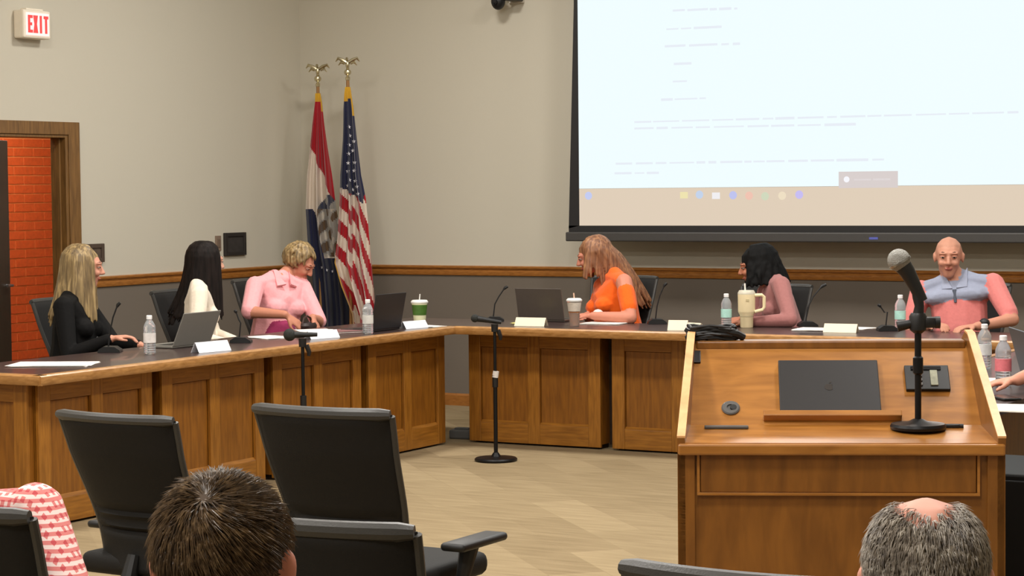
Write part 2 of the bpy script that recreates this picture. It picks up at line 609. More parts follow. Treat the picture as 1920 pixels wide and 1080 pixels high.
ix, iy = -6.87, 11.40
worktop('dark laminate worktop with oak edge along the wall with the exit sign', [(-7.62, 7.62), (ix, 7.62), (ix, iy), (-7.62, 12.10)], [0, 1])
worktop('dark laminate worktop with oak edge below the projection screen', [(ix + 0.001, iy), (-3.16, iy), (-2.41, 12.10), (-7.618, 12.10)], [0])
worktop('dark laminate worktop with oak edge of the wing beside the lectern', [(-3.158, 7.56), (-2.41, 7.56), (-2.408, 12.098), (-3.158, iy)], [0, 3])
single('floor_box', MB().box((0, 0, 0.03), (0.16, 0.1, 0.06), 0.012).box((0, 0, 0.065), (0.1, 0.05, 0.012), 0.004), mat('floor_box_grey', (88, 88, 86), 0.5),
       'small grey box on the carpet beside the tall microphone stand cabinet', 'floor box', (at(868, 822, 2, 0.0).x, at(868, 822, 2, 0.0).y, 0), R(10))

# black equipment cabinet at the end of the far wing
c = thing('equipment_cabinet', 'black equipment cabinet on the carpet beyond the lectern', 'cabinet', (-1.93, 7.15, 0), R(0))
part('body', MB().span((-0.3, -0.25, 0.05), (0.3, 0.25, 0.66), 0.008), mat('black_lacquer', (9, 9, 9), 0.6, spec=0.2), c)
part('door', MB().span((-0.28, -0.262, 0.07), (0.28, -0.25, 0.64), 0.004), mat('black_lacquer', (9, 9, 9), 0.6), c)
for sx in (-1, 1):
    for sy in (-1, 1):
        part('caster', MB().lathe([(0.0, -0.012), (0.024, -0.012), (0.024, 0.012), (0.0, 0.012)], 14, Matrix.Translation((sx * 0.25, sy * 0.2, 0.025)) @ Matrix.Rotation(R(90), 4, 'X')), PLASTIC, c)

# ------------------------------------------------------------------ projection screen
SY = YB - 0.34
sx0, sx1 = at(1087, 423, 1, SY).x, -2.75
sz0, sz1 = at(1400, 423, 1, SY).z, 3.92
scn = thing('projection_screen', 'pull-down projection screen showing a document and task bar, black borders', 'projection screen', (0, SY, 0))
BLK = mat('screen_black', (30, 29, 29), 0.7, noise=0.03)
part('fabric', MB().span((sx0 - 0.02, 0.0, sz0 - 0.03), (sx1 + 0.02, 0.006, sz1 + 0.1)), mat('screen_back', (24, 24, 24), 0.9), scn)
page = part('document_page', MB().span((sx0, -0.004, at(1400, 351, 1, SY).z + 0.001), (sx1, 0.0, sz1)), glow('projected_white', (240, 253, 255), 0.98, (40, 40, 40)), scn, label='bright white projected page')
tb = part('task_bar', MB().span((sx0, -0.004, sz0), (sx1, 0.0, at(1400, 351, 1, SY).z)), glow('projected_beige', (226, 208, 186), 0.95, (40, 40, 40)), scn, label='beige projected task bar')
# tapered black side borders
for s in (0, 1):
    xa = sx0 if s == 0 else sx1
    k_ = -1 if s == 0 else 1
    poly = [(xa, sz0), (xa + k_ * 0.085, sz0 - 0.02), (xa + k_ * 0.03, 2.9), (xa + k_ * 0.03, sz1 + 0.1), (xa, sz1 + 0.1)]
    part('side_border', MB().prism(poly, lambda p, k: (p[0], (-0.005, 0.001)[k], p[1])), BLK, scn)
part('top_border', MB().span((sx0 - 0.03, -0.005, sz1), (sx1 + 0.03, 0.001, sz1 + 0.14)), BLK, scn)
part('bottom_border', MB().span((sx0 - 0.085, -0.005, sz0 - 0.045), (sx1 + 0.085, 0.001, sz0)), BLK, scn)
part('weight_bar', MB().span((sx0 - 0.105, -0.02, sz0 - 0.11), (sx1 + 0.105, 0.015, sz0 - 0.045), 0.008), mat('bar_grey', (62, 60, 58), 0.5), scn)
part('housing', MB().span((sx0 - 0.18, -0.07, sz1 + 0.12), (sx1 + 0.18, 0.339, CEIL - 0.0), 0.01), mat('housing_white', (220, 218, 212), 0.5), scn)
part('control_label', MB().span((at(1640, 447, 1, SY).x - 0.03, -0.0225, sz0 - 0.09), (at(1640, 447, 1, SY).x + 0.03, -0.0205, sz0 - 0.075)), mat('blue_sticker', (84, 92, 170), 0.5), scn)
INK = glow('projected_ink', (233, 239, 248), 0.96, (40, 40, 40))
INKD = glow('projected_grey', (224, 214, 212), 0.9, (40, 40, 40))


def words(u0, v0, u1, v1, zh=0.016, mt=INK, seed=1):
    """a blurred line of type as a row of word-long dashes"""
    rr = random.Random(seed)
    a, b = at(u0, v0, 1, SY), at(u1, v1, 1, SY)
    mb = MB()
    x = a.x
    while x < b.x - 0.01:
        l = min(rr.uniform(0.05, 0.22), b.x - x)
        t = (x - a.x) / (b.x - a.x)
        z = a.z + (b.z - a.z) * t
        h = zh * rr.uniform(0.6, 1.1)
        mb.span((x, -0.0052, z - h / 2), (x + l, -0.0042, z + h / 2))
        x += l + rr.uniform(0.012, 0.03)
    o = part('text_line', mb, mt, page)


for i, (u0, v0, u1, v1) in enumerate([(1262, 20, 1383, 16), (1250, 55, 1360, 50), (1247, 87, 1388, 82), (1264, 120, 1297, 119), (1262, 153, 1290, 153),
                                      (1240, 187, 1324, 184), (1190, 229, 1920, 210), (1190, 241, 1607, 233), (1155, 307, 1658, 299), (1153, 325, 1236, 324)]):
    words(u0, v0, u1, v1, seed=i + 3)
# the run of the long line beyond the frame's edge is part of the same page
a, b = at(1573, 322, 1, SY), at(1684, 350, 1, SY)
tip = part('preview_box', MB().span((a.x, -0.0052, b.z - 0.006), (b.x, -0.0042, a.z)), INKD, page)
part('preview_icon', MB().lathe([(0.02, -0.0062), (0.02, -0.0053)], 16, Matrix.Translation((a.x + 0.055, 0, (a.z + b.z) / 2)) @ Matrix.Rotation(R(90), 4, 'X') @ Matrix.Translation((0, 0, 0.0115))), glow('icon_white', (250, 250, 255), 0.98), tip)
words(1602, 337, 1670, 336, 0.014, glow('projected_pale', (238, 230, 230), 0.9), seed=41)
ICONS = [(1104, 367, (200, 208, 246), 'o'), (1283, 366, (244, 232, 180), 's'), (1312, 365, (200, 216, 240), 'o'), (1343, 367, (246, 244, 246), 's'), (1375, 366, (196, 200, 244), 'o'),
         (1405, 367, (246, 200, 182), 'o'), (1435, 368, (214, 222, 194), 'o'), (1467, 367, (244, 228, 200), 'o'), (1499, 365, (204, 194, 248), 'o')]
for u, v, c_, kd in ICONS:
    p = at(u, v, 1, SY)
    mb = MB()
    if kd == 'o':
        mb.lathe([(0.028, 0.0042), (0.028, 0.0055)], 18, Matrix.Translation((p.x, 0, p.z)) @ Matrix.Rotation(R(90), 4, 'X'))
    else:
        mb.box((p.x, -0.0048, p.z), (0.058, 0.0012, 0.044), 0.0004)
    part('icon', mb, glow('icon_%d_%d_%d' % c_, c_, 0.95), tb)
# ------------------------------------------------------------------ things on the walls
XF = XL
es = thing('exit_sign', 'white illuminated exit sign with red letters above the door', 'exit sign', (XL, 0, 0))
ya, yb_ = at(46, 20, 0, XL + 0.1).y, at(97, 20, 0, XL + 0.1).y
za, zb = at(70, 72, 0, XL + 0.1).z, at(70, 19, 0, XL + 0.1).z
ym, zm = (ya + yb_) / 2, (za + zb) / 2
part('housing', MB().span((0.0, ya, za), (0.09, yb_, zb), 0.012), mat('sign_white', (236, 226, 208), 0.5), es)
part('face', MB().span((0.088, ya + 0.02, za + 0.018), (0.094, yb_ - 0.02, zb - 0.018), 0.002), glow('sign_glow', (255, 205, 200), 0.95, (200, 180, 180)), es)
part('canopy', MB().span((0.02, ym - 0.08, zb), (0.07, ym + 0.08, zb + 0.012), 0.004), mat('sign_white', (236, 226, 208), 0.5), es)


def letter(ch, x0, w_, h_):
    t = 0.17 * h_
    B = []
    if ch == 'E':
        B = [((0, 0), (t, h_)), ((0, 0), (w_, t)), ((0, h_ / 2 - t / 2), (w_ * 0.85, h_ / 2 + t / 2)), ((0, h_ - t), (w_, h_))]
    elif ch == 'I':
        B = [((w_ / 2 - t / 2, 0), (w_ / 2 + t / 2, h_))]
    elif ch == 'T':
        B = [((w_ / 2 - t / 2, 0), (w_ / 2 + t / 2, h_)), ((0, h_ - t), (w_, h_))]
    mb = MB()
    for lo, hi in B:
        mb.span((0.0942, x0 + lo[0], lo[1]), (0.097, x0 + hi[0], hi[1]))
    if ch == 'X':
        for s in (0, 1):
            poly = [(0, 0), (t * 1.15, 0), (w_, h_), (w_ - t * 1.15, h_)]
            if s:
                poly = [(w_ - p[0], p[1]) for p in poly]
            mb.prism(poly, lambda p, k: ((0.0942, 0.097 + 0.0003 * s)[k], x0 + p[0], p[1]))
    return mb


LH, LW = (zb - za) * 0.62, (yb_ - ya - 0.06) / 4.6
for i, ch in enumerate('EXIT'):
    part('letter', letter(ch, ya + 0.036 + i * LW * 1.15, LW, LH), glow('sign_red', (248, 92, 88), 0.95, (180, 20, 20)), es, loc=(0, 0, zm - LH / 2))

for lb, u0, v0, u1, v1, cf in (('dark framed square plaque on the wall beside the flags', 418, 436, 458, 479, (44, 40, 38)),
                               ('small brown framed plaque on the wall by the door casing', 160, 457, 192, 492, (78, 64, 54))):
    a, b = at(u0, v0, 0, XL), at(u1, v1, 0, XL)
    zt, zl = at((u0 + u1) / 2, v0, 0, XL).z, at((u0 + u1) / 2, v1, 0, XL).z
    pq = thing('wall_plaque', lb, 'plaque', (XL, (a.y + b.y) / 2, (zt + zl) / 2))
    hw, hh = (b.y - a.y) / 2, (zt - zl) / 2
    fm = mat('plaque_frame_%d' % u0, cf, 0.45)
    for s in (-1, 1):
        part('frame_side', MB().box((0.012, s * (hw - 0.015), 0), (0.024, 0.03, 2 * hh), 0.004), fm, pq)
        part('frame_side', MB().box((0.012, 0, s * (hh - 0.015)), (0.024, 2 * hw - 0.06, 0.03), 0.004), fm, pq)
    part('plate', MB().box((0.008, 0, 0), (0.012, 2 * hw - 0.056, 2 * hh - 0.056), 0.001), mat('plaque_plate_%d' % u0, tuple(x + 24 for x in cf), 0.35, 0.3, noise=0.3, scale=25), pq)
p = at(408, 456, 0, XL)
pq = thing('wall_switch', 'narrow brown switch plate on the wall beside the dark plaque', 'switch', (XL, p.y, p.z))
part('plate', MB().box((0.005, 0, 0), (0.01, 0.065, 0.11), 0.003), mat('switch_brown', (132, 112, 96), 0.5), pq)
part('rocker', MB().box((0.012, 0, 0), (0.008, 0.03, 0.06), 0.002), mat('switch_brown2', (112, 94, 80), 0.4), pq)

# ball camera on a bracket, high on the wall next to the screen
p = at(934, 2, 1, YB - 0.16)
bc = thing('wall_camera', 'black ball-shaped camera on a wall bracket beside the projection screen', 'camera', (p.x, YB, p.z))
part('wall_plate', MB().box((0.07, -0.012, 0.05), (0.12, 0.024, 0.12), 0.006), mat('bracket_white', (206, 200, 188), 0.5), bc)
part('arm', MB().tube([(0.07, -0.02, 0.05), (0.06, -0.11, 0.075), (0.0, -0.16, 0.08)], 0.016), PLASTIC, bc, True)
part('hood', MB().box((0.085, -0.1, 0.012), (0.1, 0.14, 0.018), 0.004), PLASTIC, bc)
bl_ = part('ball', MB().ell((0, -0.16, 0.0), (0.052, 0.052, 0.064), sub=3), PLASTIC, bc, True)
part('lens', MB().lathe([(0.022, 0), (0.022, 0.012), (0.016, 0.014)], 18, Matrix.Translation((0, -0.206, -0.01)) @ Matrix.Rotation(R(100), 4, 'X')), SCREENG, bl_, True)

# ------------------------------------------------------------------ flags
GOLD = mat('fringe_gold', (196, 148, 44), 0.6, noise=0.2, scale=90)
BRASS = mat('brass', (206, 196, 164), 0.25, 1.0, noise=0.05)
POLEM = mat('flag_pole_oak', (150, 108, 62), 0.4)


def cloth_mat(name):
    mt, nt, b = new_mat(name)
    at_ = nt.nodes.new('ShaderNodeAttribute')
    at_.attribute_name = 'print'
    nt.links.new(at_.outputs['Color'], b.inputs['Base Color'])
    b.inputs['Roughness'].default_value = 0.7
    b.inputs['Sheen Weight'].default_value = 0.2
    b.inputs['Specular IOR Level'].default_value = 0.2
    return mt


CLOTH = cloth_mat('flag_cloth')


def flag(label, base, ztop, outline, colour, name):
    """base: floor point of the pole. outline: (v, left u, right u) rows that give the cloth's width in pixels of 3.75 mm"""
    PX = 1 / 265.0
    f_ = thing('flag', label, 'flag', (base.x, base.y, 0), TH, 'flags on indoor poles')
    part('pole', MB().tube([(0, 0, 0.03), (0, 0, ztop)], 0.0125, 12), POLEM, f_, True)
    part('pole_base', MB().lathe([(0.0, 0.0), (0.16, 0.0), (0.165, 0.012), (0.12, 0.035), (0.05, 0.05), (0.026, 0.09), (0.022, 0.14), (0, 0.14)], 28), BRASS, f_, True)
    fi = part('finial', MB().lathe([(0.0, -0.01), (0.016, -0.01), (0.018, 0.012), (0.008, 0.02), (0.01, 0.026), (0.024, 0.036), (0.027, 0.05), (0.022, 0.064), (0.008, 0.072), (0.0, 0.074)], 16, c=(0, 0, ztop)), BRASS, f_, True)
    ea = MB()
    ea.ell((0, 0, ztop + 0.105), (0.015, 0.017, 0.036))
    ea.ell((-0.004, -0.012, ztop + 0.147), (0.011, 0.013, 0.012))
    ea.tube([(-0.004, -0.022, ztop + 0.147), (-0.004, -0.034, ztop + 0.14)], [0.005, 0.001], 6)
    for s in (-1, 1):
        ea.tube([(s * 0.008, 0, ztop + 0.12), (s * 0.04, 0.004, ztop + 0.14), (s * 0.07, 0.008, ztop + 0.152), (s * 0.088, 0.01, ztop + 0.128)], [0.012, 0.014, 0.012, 0.003], 8)
        ea.tube([(s * 0.02, 0.002, ztop + 0.112), (s * 0.05, 0.006, ztop + 0.122), (s * 0.068, 0.008, ztop + 0.1)], [0.009, 0.01, 0.003], 8)
    ea.tube([(0, 0.008, ztop + 0.09), (0, 0.02, ztop + 0.066)], [0.009, 0.014], 8)
    part('eagle', ea, BRASS, fi, True)
    v0, v1 = outline[0][0], outline[-1][0]
    NU, NV = 56, 190
    cu = np.interp
    vsr = [r[0] for r in outline]
    ls = [r[1] for r in outline]
    rs = [r[2] for r in outline]
    u_pole = outline[0][3]
    verts, faces, cols = [], [], []
    z0 = ztop - 0.06
    for i in range(NV + 1):
        v = v0 + (v1 - v0) * i / NV
        l, r = cu(v, vsr, ls), cu(v, vsr, rs)
        g = min(1.0, (v - v0) / 190.0)
        for k in range(NU + 1):
            s = k / NU
            u = l + (r - l) * s
            ph_ = 2 * math.pi * (2.6 * s + 0.1) + 0.004 * (v - v0)
            dep = -0.02 - g * (0.05 * (math.sin(ph_)) + 0.018 * math.sin(2.7 * ph_ + 1)) - 0.05 * g * math.sin(math.pi * s)
            x = (u - u_pole) * PX + g * 0.012 * math.cos(ph_)
            verts.append((x, dep, z0 - (v - v0) * PX))
    for i in range(NV):
        for k in range(NU):
            a = i * (NU + 1) + k
            faces.append((a, a + 1, a + NU + 2, a + NU + 1))
            v = v0 + (v1 - v0) * (i + 0.5) / NV
            l, r = cu(v, vsr, ls), cu(v, vsr, rs)
            s = (k + 0.5) / NU
            cols.append(lin(colour(l + (r - l) * s, v, s)))
    # the rest of the cloth is gathered behind the front folds: closes the drape round the pole
    nf = len(faces)
    o2 = len(verts)
    for i in range(NV + 1):
        v = v0 + (v1 - v0) * i / NV
        l, r = cu(v, vsr, ls), cu(v, vsr, rs)
        g = min(1.0, (v - v0) / 190.0)
        for k in range(NU + 1):
            s = k / NU
            if k in (0, NU):
                verts.append(verts[i * (NU + 1) + k])
                continue
            u = l + (r - l) * s
            x, y, zz = verts[i * (NU + 1) + k]
            verts.append((x, 0.02 + g * (0.05 + 0.03 * math.sin(5 * math.pi * s)) * math.sin(math.pi * s), zz))
    for i in range(NV):
        for k in range(NU):
            a = o2 + i * (NU + 1) + k
            faces.append((a, a + NU + 1, a + NU + 2, a + 1))
            cols.append(cols[i * NU + k])
    me = bpy.data.meshes.new('cloth')
    me.from_pydata(verts, [], faces)
    ca = me.color_attributes.new('print', 'FLOAT_COLOR', 'CORNER')
    arr = np.repeat(np.array(cols, dtype=np.float32), 4, axis=0)
    ca.data.foreach_set('color', arr.ravel())
    me.polygons.foreach_set('use_smooth', [True] * len(me.polygons))
    cl = put('cloth', me, CLOTH, f_)
    return f_, cl, (u_pole, v0, z0, PX)


RED, WHT, NAV, GLD = (166, 22, 34), (216, 202, 186), (36, 38, 66), (198, 152, 40)


def us_col(u, v, s):
    if v < 180 + (6 if s < 0.5 else 0):
        return GLD
    if s > 0.86 and v < 215:
        return GLD
    if s < 0.05 and v > 492:
        return GLD
    lim = 352 + (u - 632) * 0.62 if u < 655 else 366 + (u - 655) * 0.9
    if v < lim and not (u > 676):
        return NAV
    if u < 655:
        q = v - 1.75 * (u - 630) - 356
    elif u < 672:
        q = v - 3.3 * (u - 655) - 400 + 16
    else:
        q = v - 4.6 * (u - 672) - 440
    return RED if (q / 56.0) % 1.0 < 0.5 else WHT


def mo_col(u, v, s):
    if v < 186:
        return GLD
    if s > 0.84 and v < 205:
        return GLD
    if s > 0.93 and v < 300:
        return RED
    rl = 262 + (u - 577) * 2.5
    if v < rl:
        return RED
    if v > 500 - (u - 590) * 0.15:
        return (32, 34, 56)
    if u < 583 + (v - 400) * 0.28 and v > 398:
        return NAV
    d = math.hypot((u - 617) / 24.0, (v - 432) / 62.0)
    if d < 1.0:
        h = math.sin(u * 0.33 + v * 0.11) + math.sin(v * 0.16 + 1.3 * math.sin(u * 0.21))
        if v < 398:
            return (58, 60, 78) if h > -0.4 else (150, 146, 140)
        return (96, 74, 52) if h > 0.3 else ((150, 146, 140) if h > -0.7 else (188, 178, 164))
    return WHT


pb = at(648, 705, 2, 0.0)
pA = Vector((-8.93, 13.12, 0))
pB = Vector((-9.16, 13.26, 0))
zA = at(652, 148, 1, pA.y).z
zB = at(596, 160, 1, pB.y).z
# keep the poles under the finials seen in the photograph
pA.x = at(652, 148, 1, pA.y).x
pB.x = at(596, 160, 1, pB.y).x
us, uscl, info = flag('flag with white stars on blue and red and white stripes on an eagle-topped pole', pA, zA,
                      [(158, 643, 653, 648), (172, 641, 655), (200, 639, 659), (260, 637, 664), (330, 632, 670), (376, 631, 678), (450, 626, 683), (500, 620, 687), (545, 633, 690), (600, 654, 694), (690, 660, 698)], us_col, 'us')
mo, mocl, info2 = flag('red, white and blue banded flag with a seal on an eagle-topped pole', pB, zB,
                       [(168, 591, 601, 596), (186, 590, 604), (230, 584, 608), (275, 579, 613), (330, 573, 620), (400, 570, 627), (470, 574, 640), (520, 582, 650), (600, 588, 658), (700, 590, 660)], mo_col, 'mo')


def stars(cloth, info, spots, size=0.0155):
    u0, v0, z0, PX = info
    bv = BVHTree.FromObject(cloth, bpy.context.evaluated_depsgraph_get())
    mb = MB()
    for u, v in spots:
        x, z = (u - u0) * PX, z0 - (v - v0) * PX
        h = bv.ray_cast(Vector((x, -1, z)), Vector((0, 1, 0)))
        if h[0] is None:
            continue
        y = h[0].y - 0.004
        poly = []
        for k in range(10):
            r_ = size if k % 2 == 0 else size * 0.42
            t = math.pi / 2 + math.pi * k / 5
            poly.append((r_ * math.cos(t), r_ * math.sin(t)))
        mb.prism(poly, lambda p, k: (x + p[0], y + (0, 0.003)[k], z + p[1]))
    o = part('star_print', mb, mat('star_white', (222, 218, 222), 0.7), cloth)
    o['kind'] = 'stuff'


bpy.context.view_layer.update()
stars(uscl, info, [(650, 236), (651, 253), (659, 264), (650, 271), (657, 282), (649, 288), (648, 306), (660, 305), (647, 322), (659, 321), (650, 339), (661, 341), (646, 350), (664, 352), (655, 358), (666, 366)])
stars(mocl, info2, [(600, 514), (610, 519), (621, 522)], 0.013)

# ------------------------------------------------------------------ lectern
pc = at(1575.5, 830, 2, 0.88)
PR = TH - R(5.2)                    # turned a little towards the dais
pod = thing('lectern', 'wide oak lectern with a slanted control panel and drawer front', 'lectern', (pc.x, pc.y, 0), PR)
W2, WT2 = 0.466, 0.437              # half widths at the front edge and at the top
Z0, Z1, Z2 = 0.88, 0.903, 1.150     # front edge, foot of slant, top
Y1, Y2 = 0.25, 0.505
TS = 0.022


def pw(y):                          # half width tapers towards the back
    return W2 + (WT2 - W2) * y / Y2


def side(s):
    prof_ = [(0.0, 0.0), (0.62, 0.0), (0.62, Z2 - 0.03), (Y2 + 0.02, Z2 + 0.012), (Y2 - 0.03, Z2 + 0.006), (-0.012, Z0 + 0.014), (-0.012, Z0 - 0.03), (0, Z0 - 0.03)]
    return MB().prism(prof_, lambda p, k: (s * (pw(max(0, p[0])) - (0, TS)[k]), p[0], p[1]))


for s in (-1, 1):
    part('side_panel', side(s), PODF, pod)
    # pale solid-wood lipping along the sloping edge
    pts = [(-0.012, Z0 + 0.0145), (Y2 - 0.03, Z2 + 0.0065), (Y2 + 0.02, Z2 + 0.0125)]
    poly = pts + [(p[0], p[1] + 0.006) for p in reversed(pts)]
    part('side_lipping', MB().prism(poly, lambda p, k: (s * (pw(max(0, p[0])) + (0.001, -TS - 0.001)[k]), p[0], p[1])), PODE, pod)


def quad_slab(name, ya, za, yb2, zb2, t, mt, inset=TS):
    d = Vector((yb2 - ya, zb2 - za)).normalized()
    n = Vector((d.y, -d.x))
    mb = MB()
    vv = []
    for (y, z) in ((ya, za), (yb2, zb2), (yb2 + n.x * t, zb2 + n.y * t), (ya + n.x * t, za + n.y * t)):
        for s in (-1, 1):
            vv.append((s * (pw(max(0, y)) - inset), y, z))
    mb.add(vv, [(0, 1, 3, 2), (2, 3, 5, 4), (4, 5, 7, 6), (6, 7, 1, 0), (0, 2, 4, 6), (1, 7, 5, 3)])
    return part(name, mb, mt, pod)


quad_slab('ledge', -0.01, Z0, Y1, Z1, 0.025, PODW)
quad_slab('slant_panel', Y1, Z1, Y2, Z2 - 0.02, 0.02, PODW)
part('top_rail', MB().span((-WT2 + TS + 0.002, Y2 - 0.02, Z2 - 0.04), (WT2 - TS - 0.002, Y2 + 0.06, Z2 - 0.012), 0.006), PODF, pod)
part('nosing', MB().span((-W2 + 0.002, -0.022, Z0 - 0.035), (W2 - 0.002, 0.0, Z0 - 0.002), 0.006), PODW, pod)
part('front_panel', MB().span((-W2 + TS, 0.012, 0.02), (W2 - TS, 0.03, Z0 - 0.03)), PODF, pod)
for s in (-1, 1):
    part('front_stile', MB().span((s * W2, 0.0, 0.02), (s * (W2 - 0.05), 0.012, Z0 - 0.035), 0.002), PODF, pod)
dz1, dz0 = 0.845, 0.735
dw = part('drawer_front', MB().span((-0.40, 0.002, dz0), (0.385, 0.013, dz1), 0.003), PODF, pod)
for lo, hi in (((-0.41, -0.004, dz0 - 0.008), (0.395, 0.012, dz0)), ((-0.41, -0.002, dz1), (0.395, 0.012, dz1 + 0.006)), ((-0.41, -0.002, dz0), (-0.402, 0.012, dz1)), ((0.387, -0.002, dz0), (0.395, 0.012, dz1))):
    part('drawer_moulding', MB().span(lo, hi, 0.001), PODW, dw)
part('back_panel', MB().span((-WT2 + TS, 0.59, 0.02), (WT2 - TS, 0.61, Z2 - 0.06)), PODF, pod)
part('plinth', MB().span((-W2 + 0.03, 0.03, 0.0), (W2 - 0.06, 0.58, 0.02)), mat('plinth_base_shadow', (38, 24, 12), 0.7), pod)  # same plinth colour as the cabinets, base shadow included
SL = math.atan2(Z2 - 0.02 - Z1, Y2 - Y1)
SM = Matrix.Translation((0, Y1, Z1)) @ Matrix.Rotation(SL, 4, 'X')     # x across, y up the slant, z out of it
SLEN = math.hypot(Z2 - 0.02 - Z1, Y2 - Y1)


def on_slant(u, v):
    """pixel -> (x, y) on the slanted panel"""
    d = FWD + RGT * ((u - 960) / FPX) - UPV * ((v - 540) / FPX)
    Mw = Matrix.Translation((pc.x, pc.y, 0)) @ Matrix.Rotation(PR, 4, 'Z') @ SM
    Mi = Mw.inverted()
    o, dd = Mi @ CAM, Mi.to_3x3() @ d
    t = -o.z / dd.z
    return (o + dd * t)


def slant_mb(fn):
    mb = MB()
    fn(mb)
    mb.v = [tuple(SM @ Vector(p)) for p in mb.v]
    return mb


q = on_slant(1560, 779)
lip_y = q.y
part('book_stop', slant_mb(lambda m_: m_.box((on_slant(1560, 779).x, 0.025, 0.014), (0.41, 0.022, 0.028), 0.003)), PODW, pod)
q = on_slant(1307, 671)
part('slant_hole', slant_mb(lambda m_: m_.box((q.x, q.y, 0.004), (0.022, 0.05, 0.008), 0.002)), PLASTIC, pod)  # raised black block stands in for the dark of a hole
q = on_slant(1370, 766)
gr = part('grommet', slant_mb(lambda m_: m_.lathe([(0.026, 0.0), (0.028, 0.004), (0.024, 0.007), (0.012, 0.007), (0.011, 0.003)], 22, c=(q.x, q.y, 0.0))), GREYP, pod, True)
part('grommet_hole', slant_mb(lambda m_: m_.lathe([(0.010, 0.0035), (0.010, 0.0085)], 16, c=(q.x + 0.008, q.y, 0.0))), PLASTIC, gr)
q = on_slant(1738, 712)
cp_ = part('control_plate', slant_mb(lambda m_: m_.box((q.x, q.y, 0.006), (0.132, 0.10, 0.012), 0.002)), PLASTIC, pod)
part('button_strip', slant_mb(lambda m_: m_.box((q.x + 0.02, q.y - 0.004, 0.013), (0.022, 0.062, 0.004), 0.001)), mat('button_panel', (150, 150, 128), 0.4, noise=0.5, scale=60), cp_)
for k in range(4):
    part('button', slant_mb(lambda m_: m_.box((q.x - 0.022, q.y - 0.03 + k * 0.018, 0.0135), (0.014, 0.011, 0.004), 0.001)), GREYP, cp_)
part('display', slant_mb(lambda m_: m_.box((q.x - 0.002, q.y + 0.036, 0.013), (0.09, 0.014, 0.003), 0.001)), SCREENG, cp_)
part('cable_plate', MB().box((at(1365, 800, 2, 0.9).x, 0, 0), (0.001, 0.001, 0.001)) if False else MB().box((-0.323, 0.2, 0.9025), (0.13, 0.03, 0.008), 0.002), GREYP, pod)

# laptop lying shut against the slant, on the stop
q0, q1 = on_slant(1462, 766), on_slant(1643, 668)
lw = q1.x - q0.x
lt = thing('laptop', 'closed dark grey laptop leaning on the slanted panel of the lectern', 'laptop', (pc.x, pc.y, 0), PR)
lh = 0.215
part('base', slant_mb(lambda m_: m_.box((q0.x + lw / 2, 0.037 + lh / 2, 0.006), (lw, lh, 0.011), 0.003)), LAPD, lt)
ld_ = part('lid', slant_mb(lambda m_: m_.box((q0.x + lw / 2, 0.037 + lh / 2, 0.0145), (lw, lh, 0.006), 0.0025)), LAPD, lt)


def fruit(m_):
    x, y = q0.x + lw / 2, 0.037 + lh * 0.47
    out = []
    for k in range(28):
        t = 2 * math.pi * k / 28
        rr = 0.0135 * (1 - 0.10 * math.cos(2 * t + math.pi) * 1.0)
        px_, py_ = rr * math.cos(t), rr * math.sin(t) * 1.02
        if abs(t) < 0.5 or abs(t - 2 * math.pi) < 0.5:
            px_ -= 0.005
        out.append((px_, py_))
    m_.prism(out, lambda p, k: (x + p[0], y + p[1], (0.0172, 0.0182)[k]))
    lf = [(0.0, 0.0155), (0.006, 0.017), (0.008, 0.023), (0.002, 0.0215)]
    m_.prism(lf, lambda p, k: (x + p[0], y + p[1], (0.0172, 0.0182)[k]))


part('emblem', slant_mb(fruit), mat('emblem_grey', (104, 102, 104), 0.2, 0.8), ld_)

# loose cable bundle on the top left of the lectern
cb = MB()
for k in range(7):
    rr = random.Random(k)
    pts = []
    for i in range(22):
        t = 2 * math.pi * i / 14 + k
        pts.append((0.075 * math.cos(t) * rr.uniform(0.8, 1.1), 0.03 * math.sin(t) * rr.uniform(0.8, 1.1), 0.006 + 0.006 * k + 0.004 * math.sin(3 * t)))
    cb.tube(pts, 0.0055, 7)
cb.tube([(-0.02, 0, 0.01), (0.03, -0.02, 0.03), (0.08, -0.01, 0.02), (0.1, 0.0, 0.008)], 0.012, 8)
pm = Matrix.Translation((pc.x, pc.y, 0)) @ Matrix.Rotation(PR, 4, 'Z')
q = pm @ Vector((-0.365, Y2 + 0.022, Z2 - 0.012))
single('cable_bundle', cb, PLASTIC, 'coiled black cable lying on the top rail of the lectern', 'cable', q, PR, smooth=True)

# microphone on its table stand
tm = pm @ Vector(((1722 - 1575) / 615.0 * 0.938 + 0.014, 0.182, Z0 + 0.019))
ms = thing('table_microphone', 'microphone with a silver ball head on a black round table stand on the lectern', 'microphone', tm, PR)
part('base', MB().lathe([(0.0, 0.0), (0.080, 0.0), (0.082, 0.008), (0.078, 0.016), (0.03, 0.022), (0.014, 0.03), (0.0, 0.03)], 36), METAL, ms, True)
part('pole', MB().lathe([(0.0095, 0.02), (0.0095, 0.16), (0.015, 0.165), (0.015, 0.21), (0.010, 0.215), (0.010, 0.31)], 18), METAL, ms, True)
ZT = 0.022
part('clutch', MB().lathe([(0.012, 0.26), (0.024, 0.27), (0.026, 0.31), (0.02, 0.32)], 20).box((0.035, 0, 0.292), (0.05, 0.028, 0.032), 0.008).tube([(0.05, 0, 0.292), (0.064, 0, 0.292)], 0.018, 14).tube([(-0.06, 0, 0.28), (-0.01, 0, 0.29)], [0.016, 0.012], 12), PLASTIC, ms, True, loc=(0, 0, ZT))
part('gooseneck', MB().tube([(0.0, 0, 0.31), (0.004, 0, 0.34), (0.0, 0, 0.365), (-0.005, 0, 0.385)], [0.017, 0.014, 0.016, 0.014], 12), PLASTIC, ms, True, loc=(0, 0, ZT))
hd = Vector((-0.055, 0.0, 0.475))
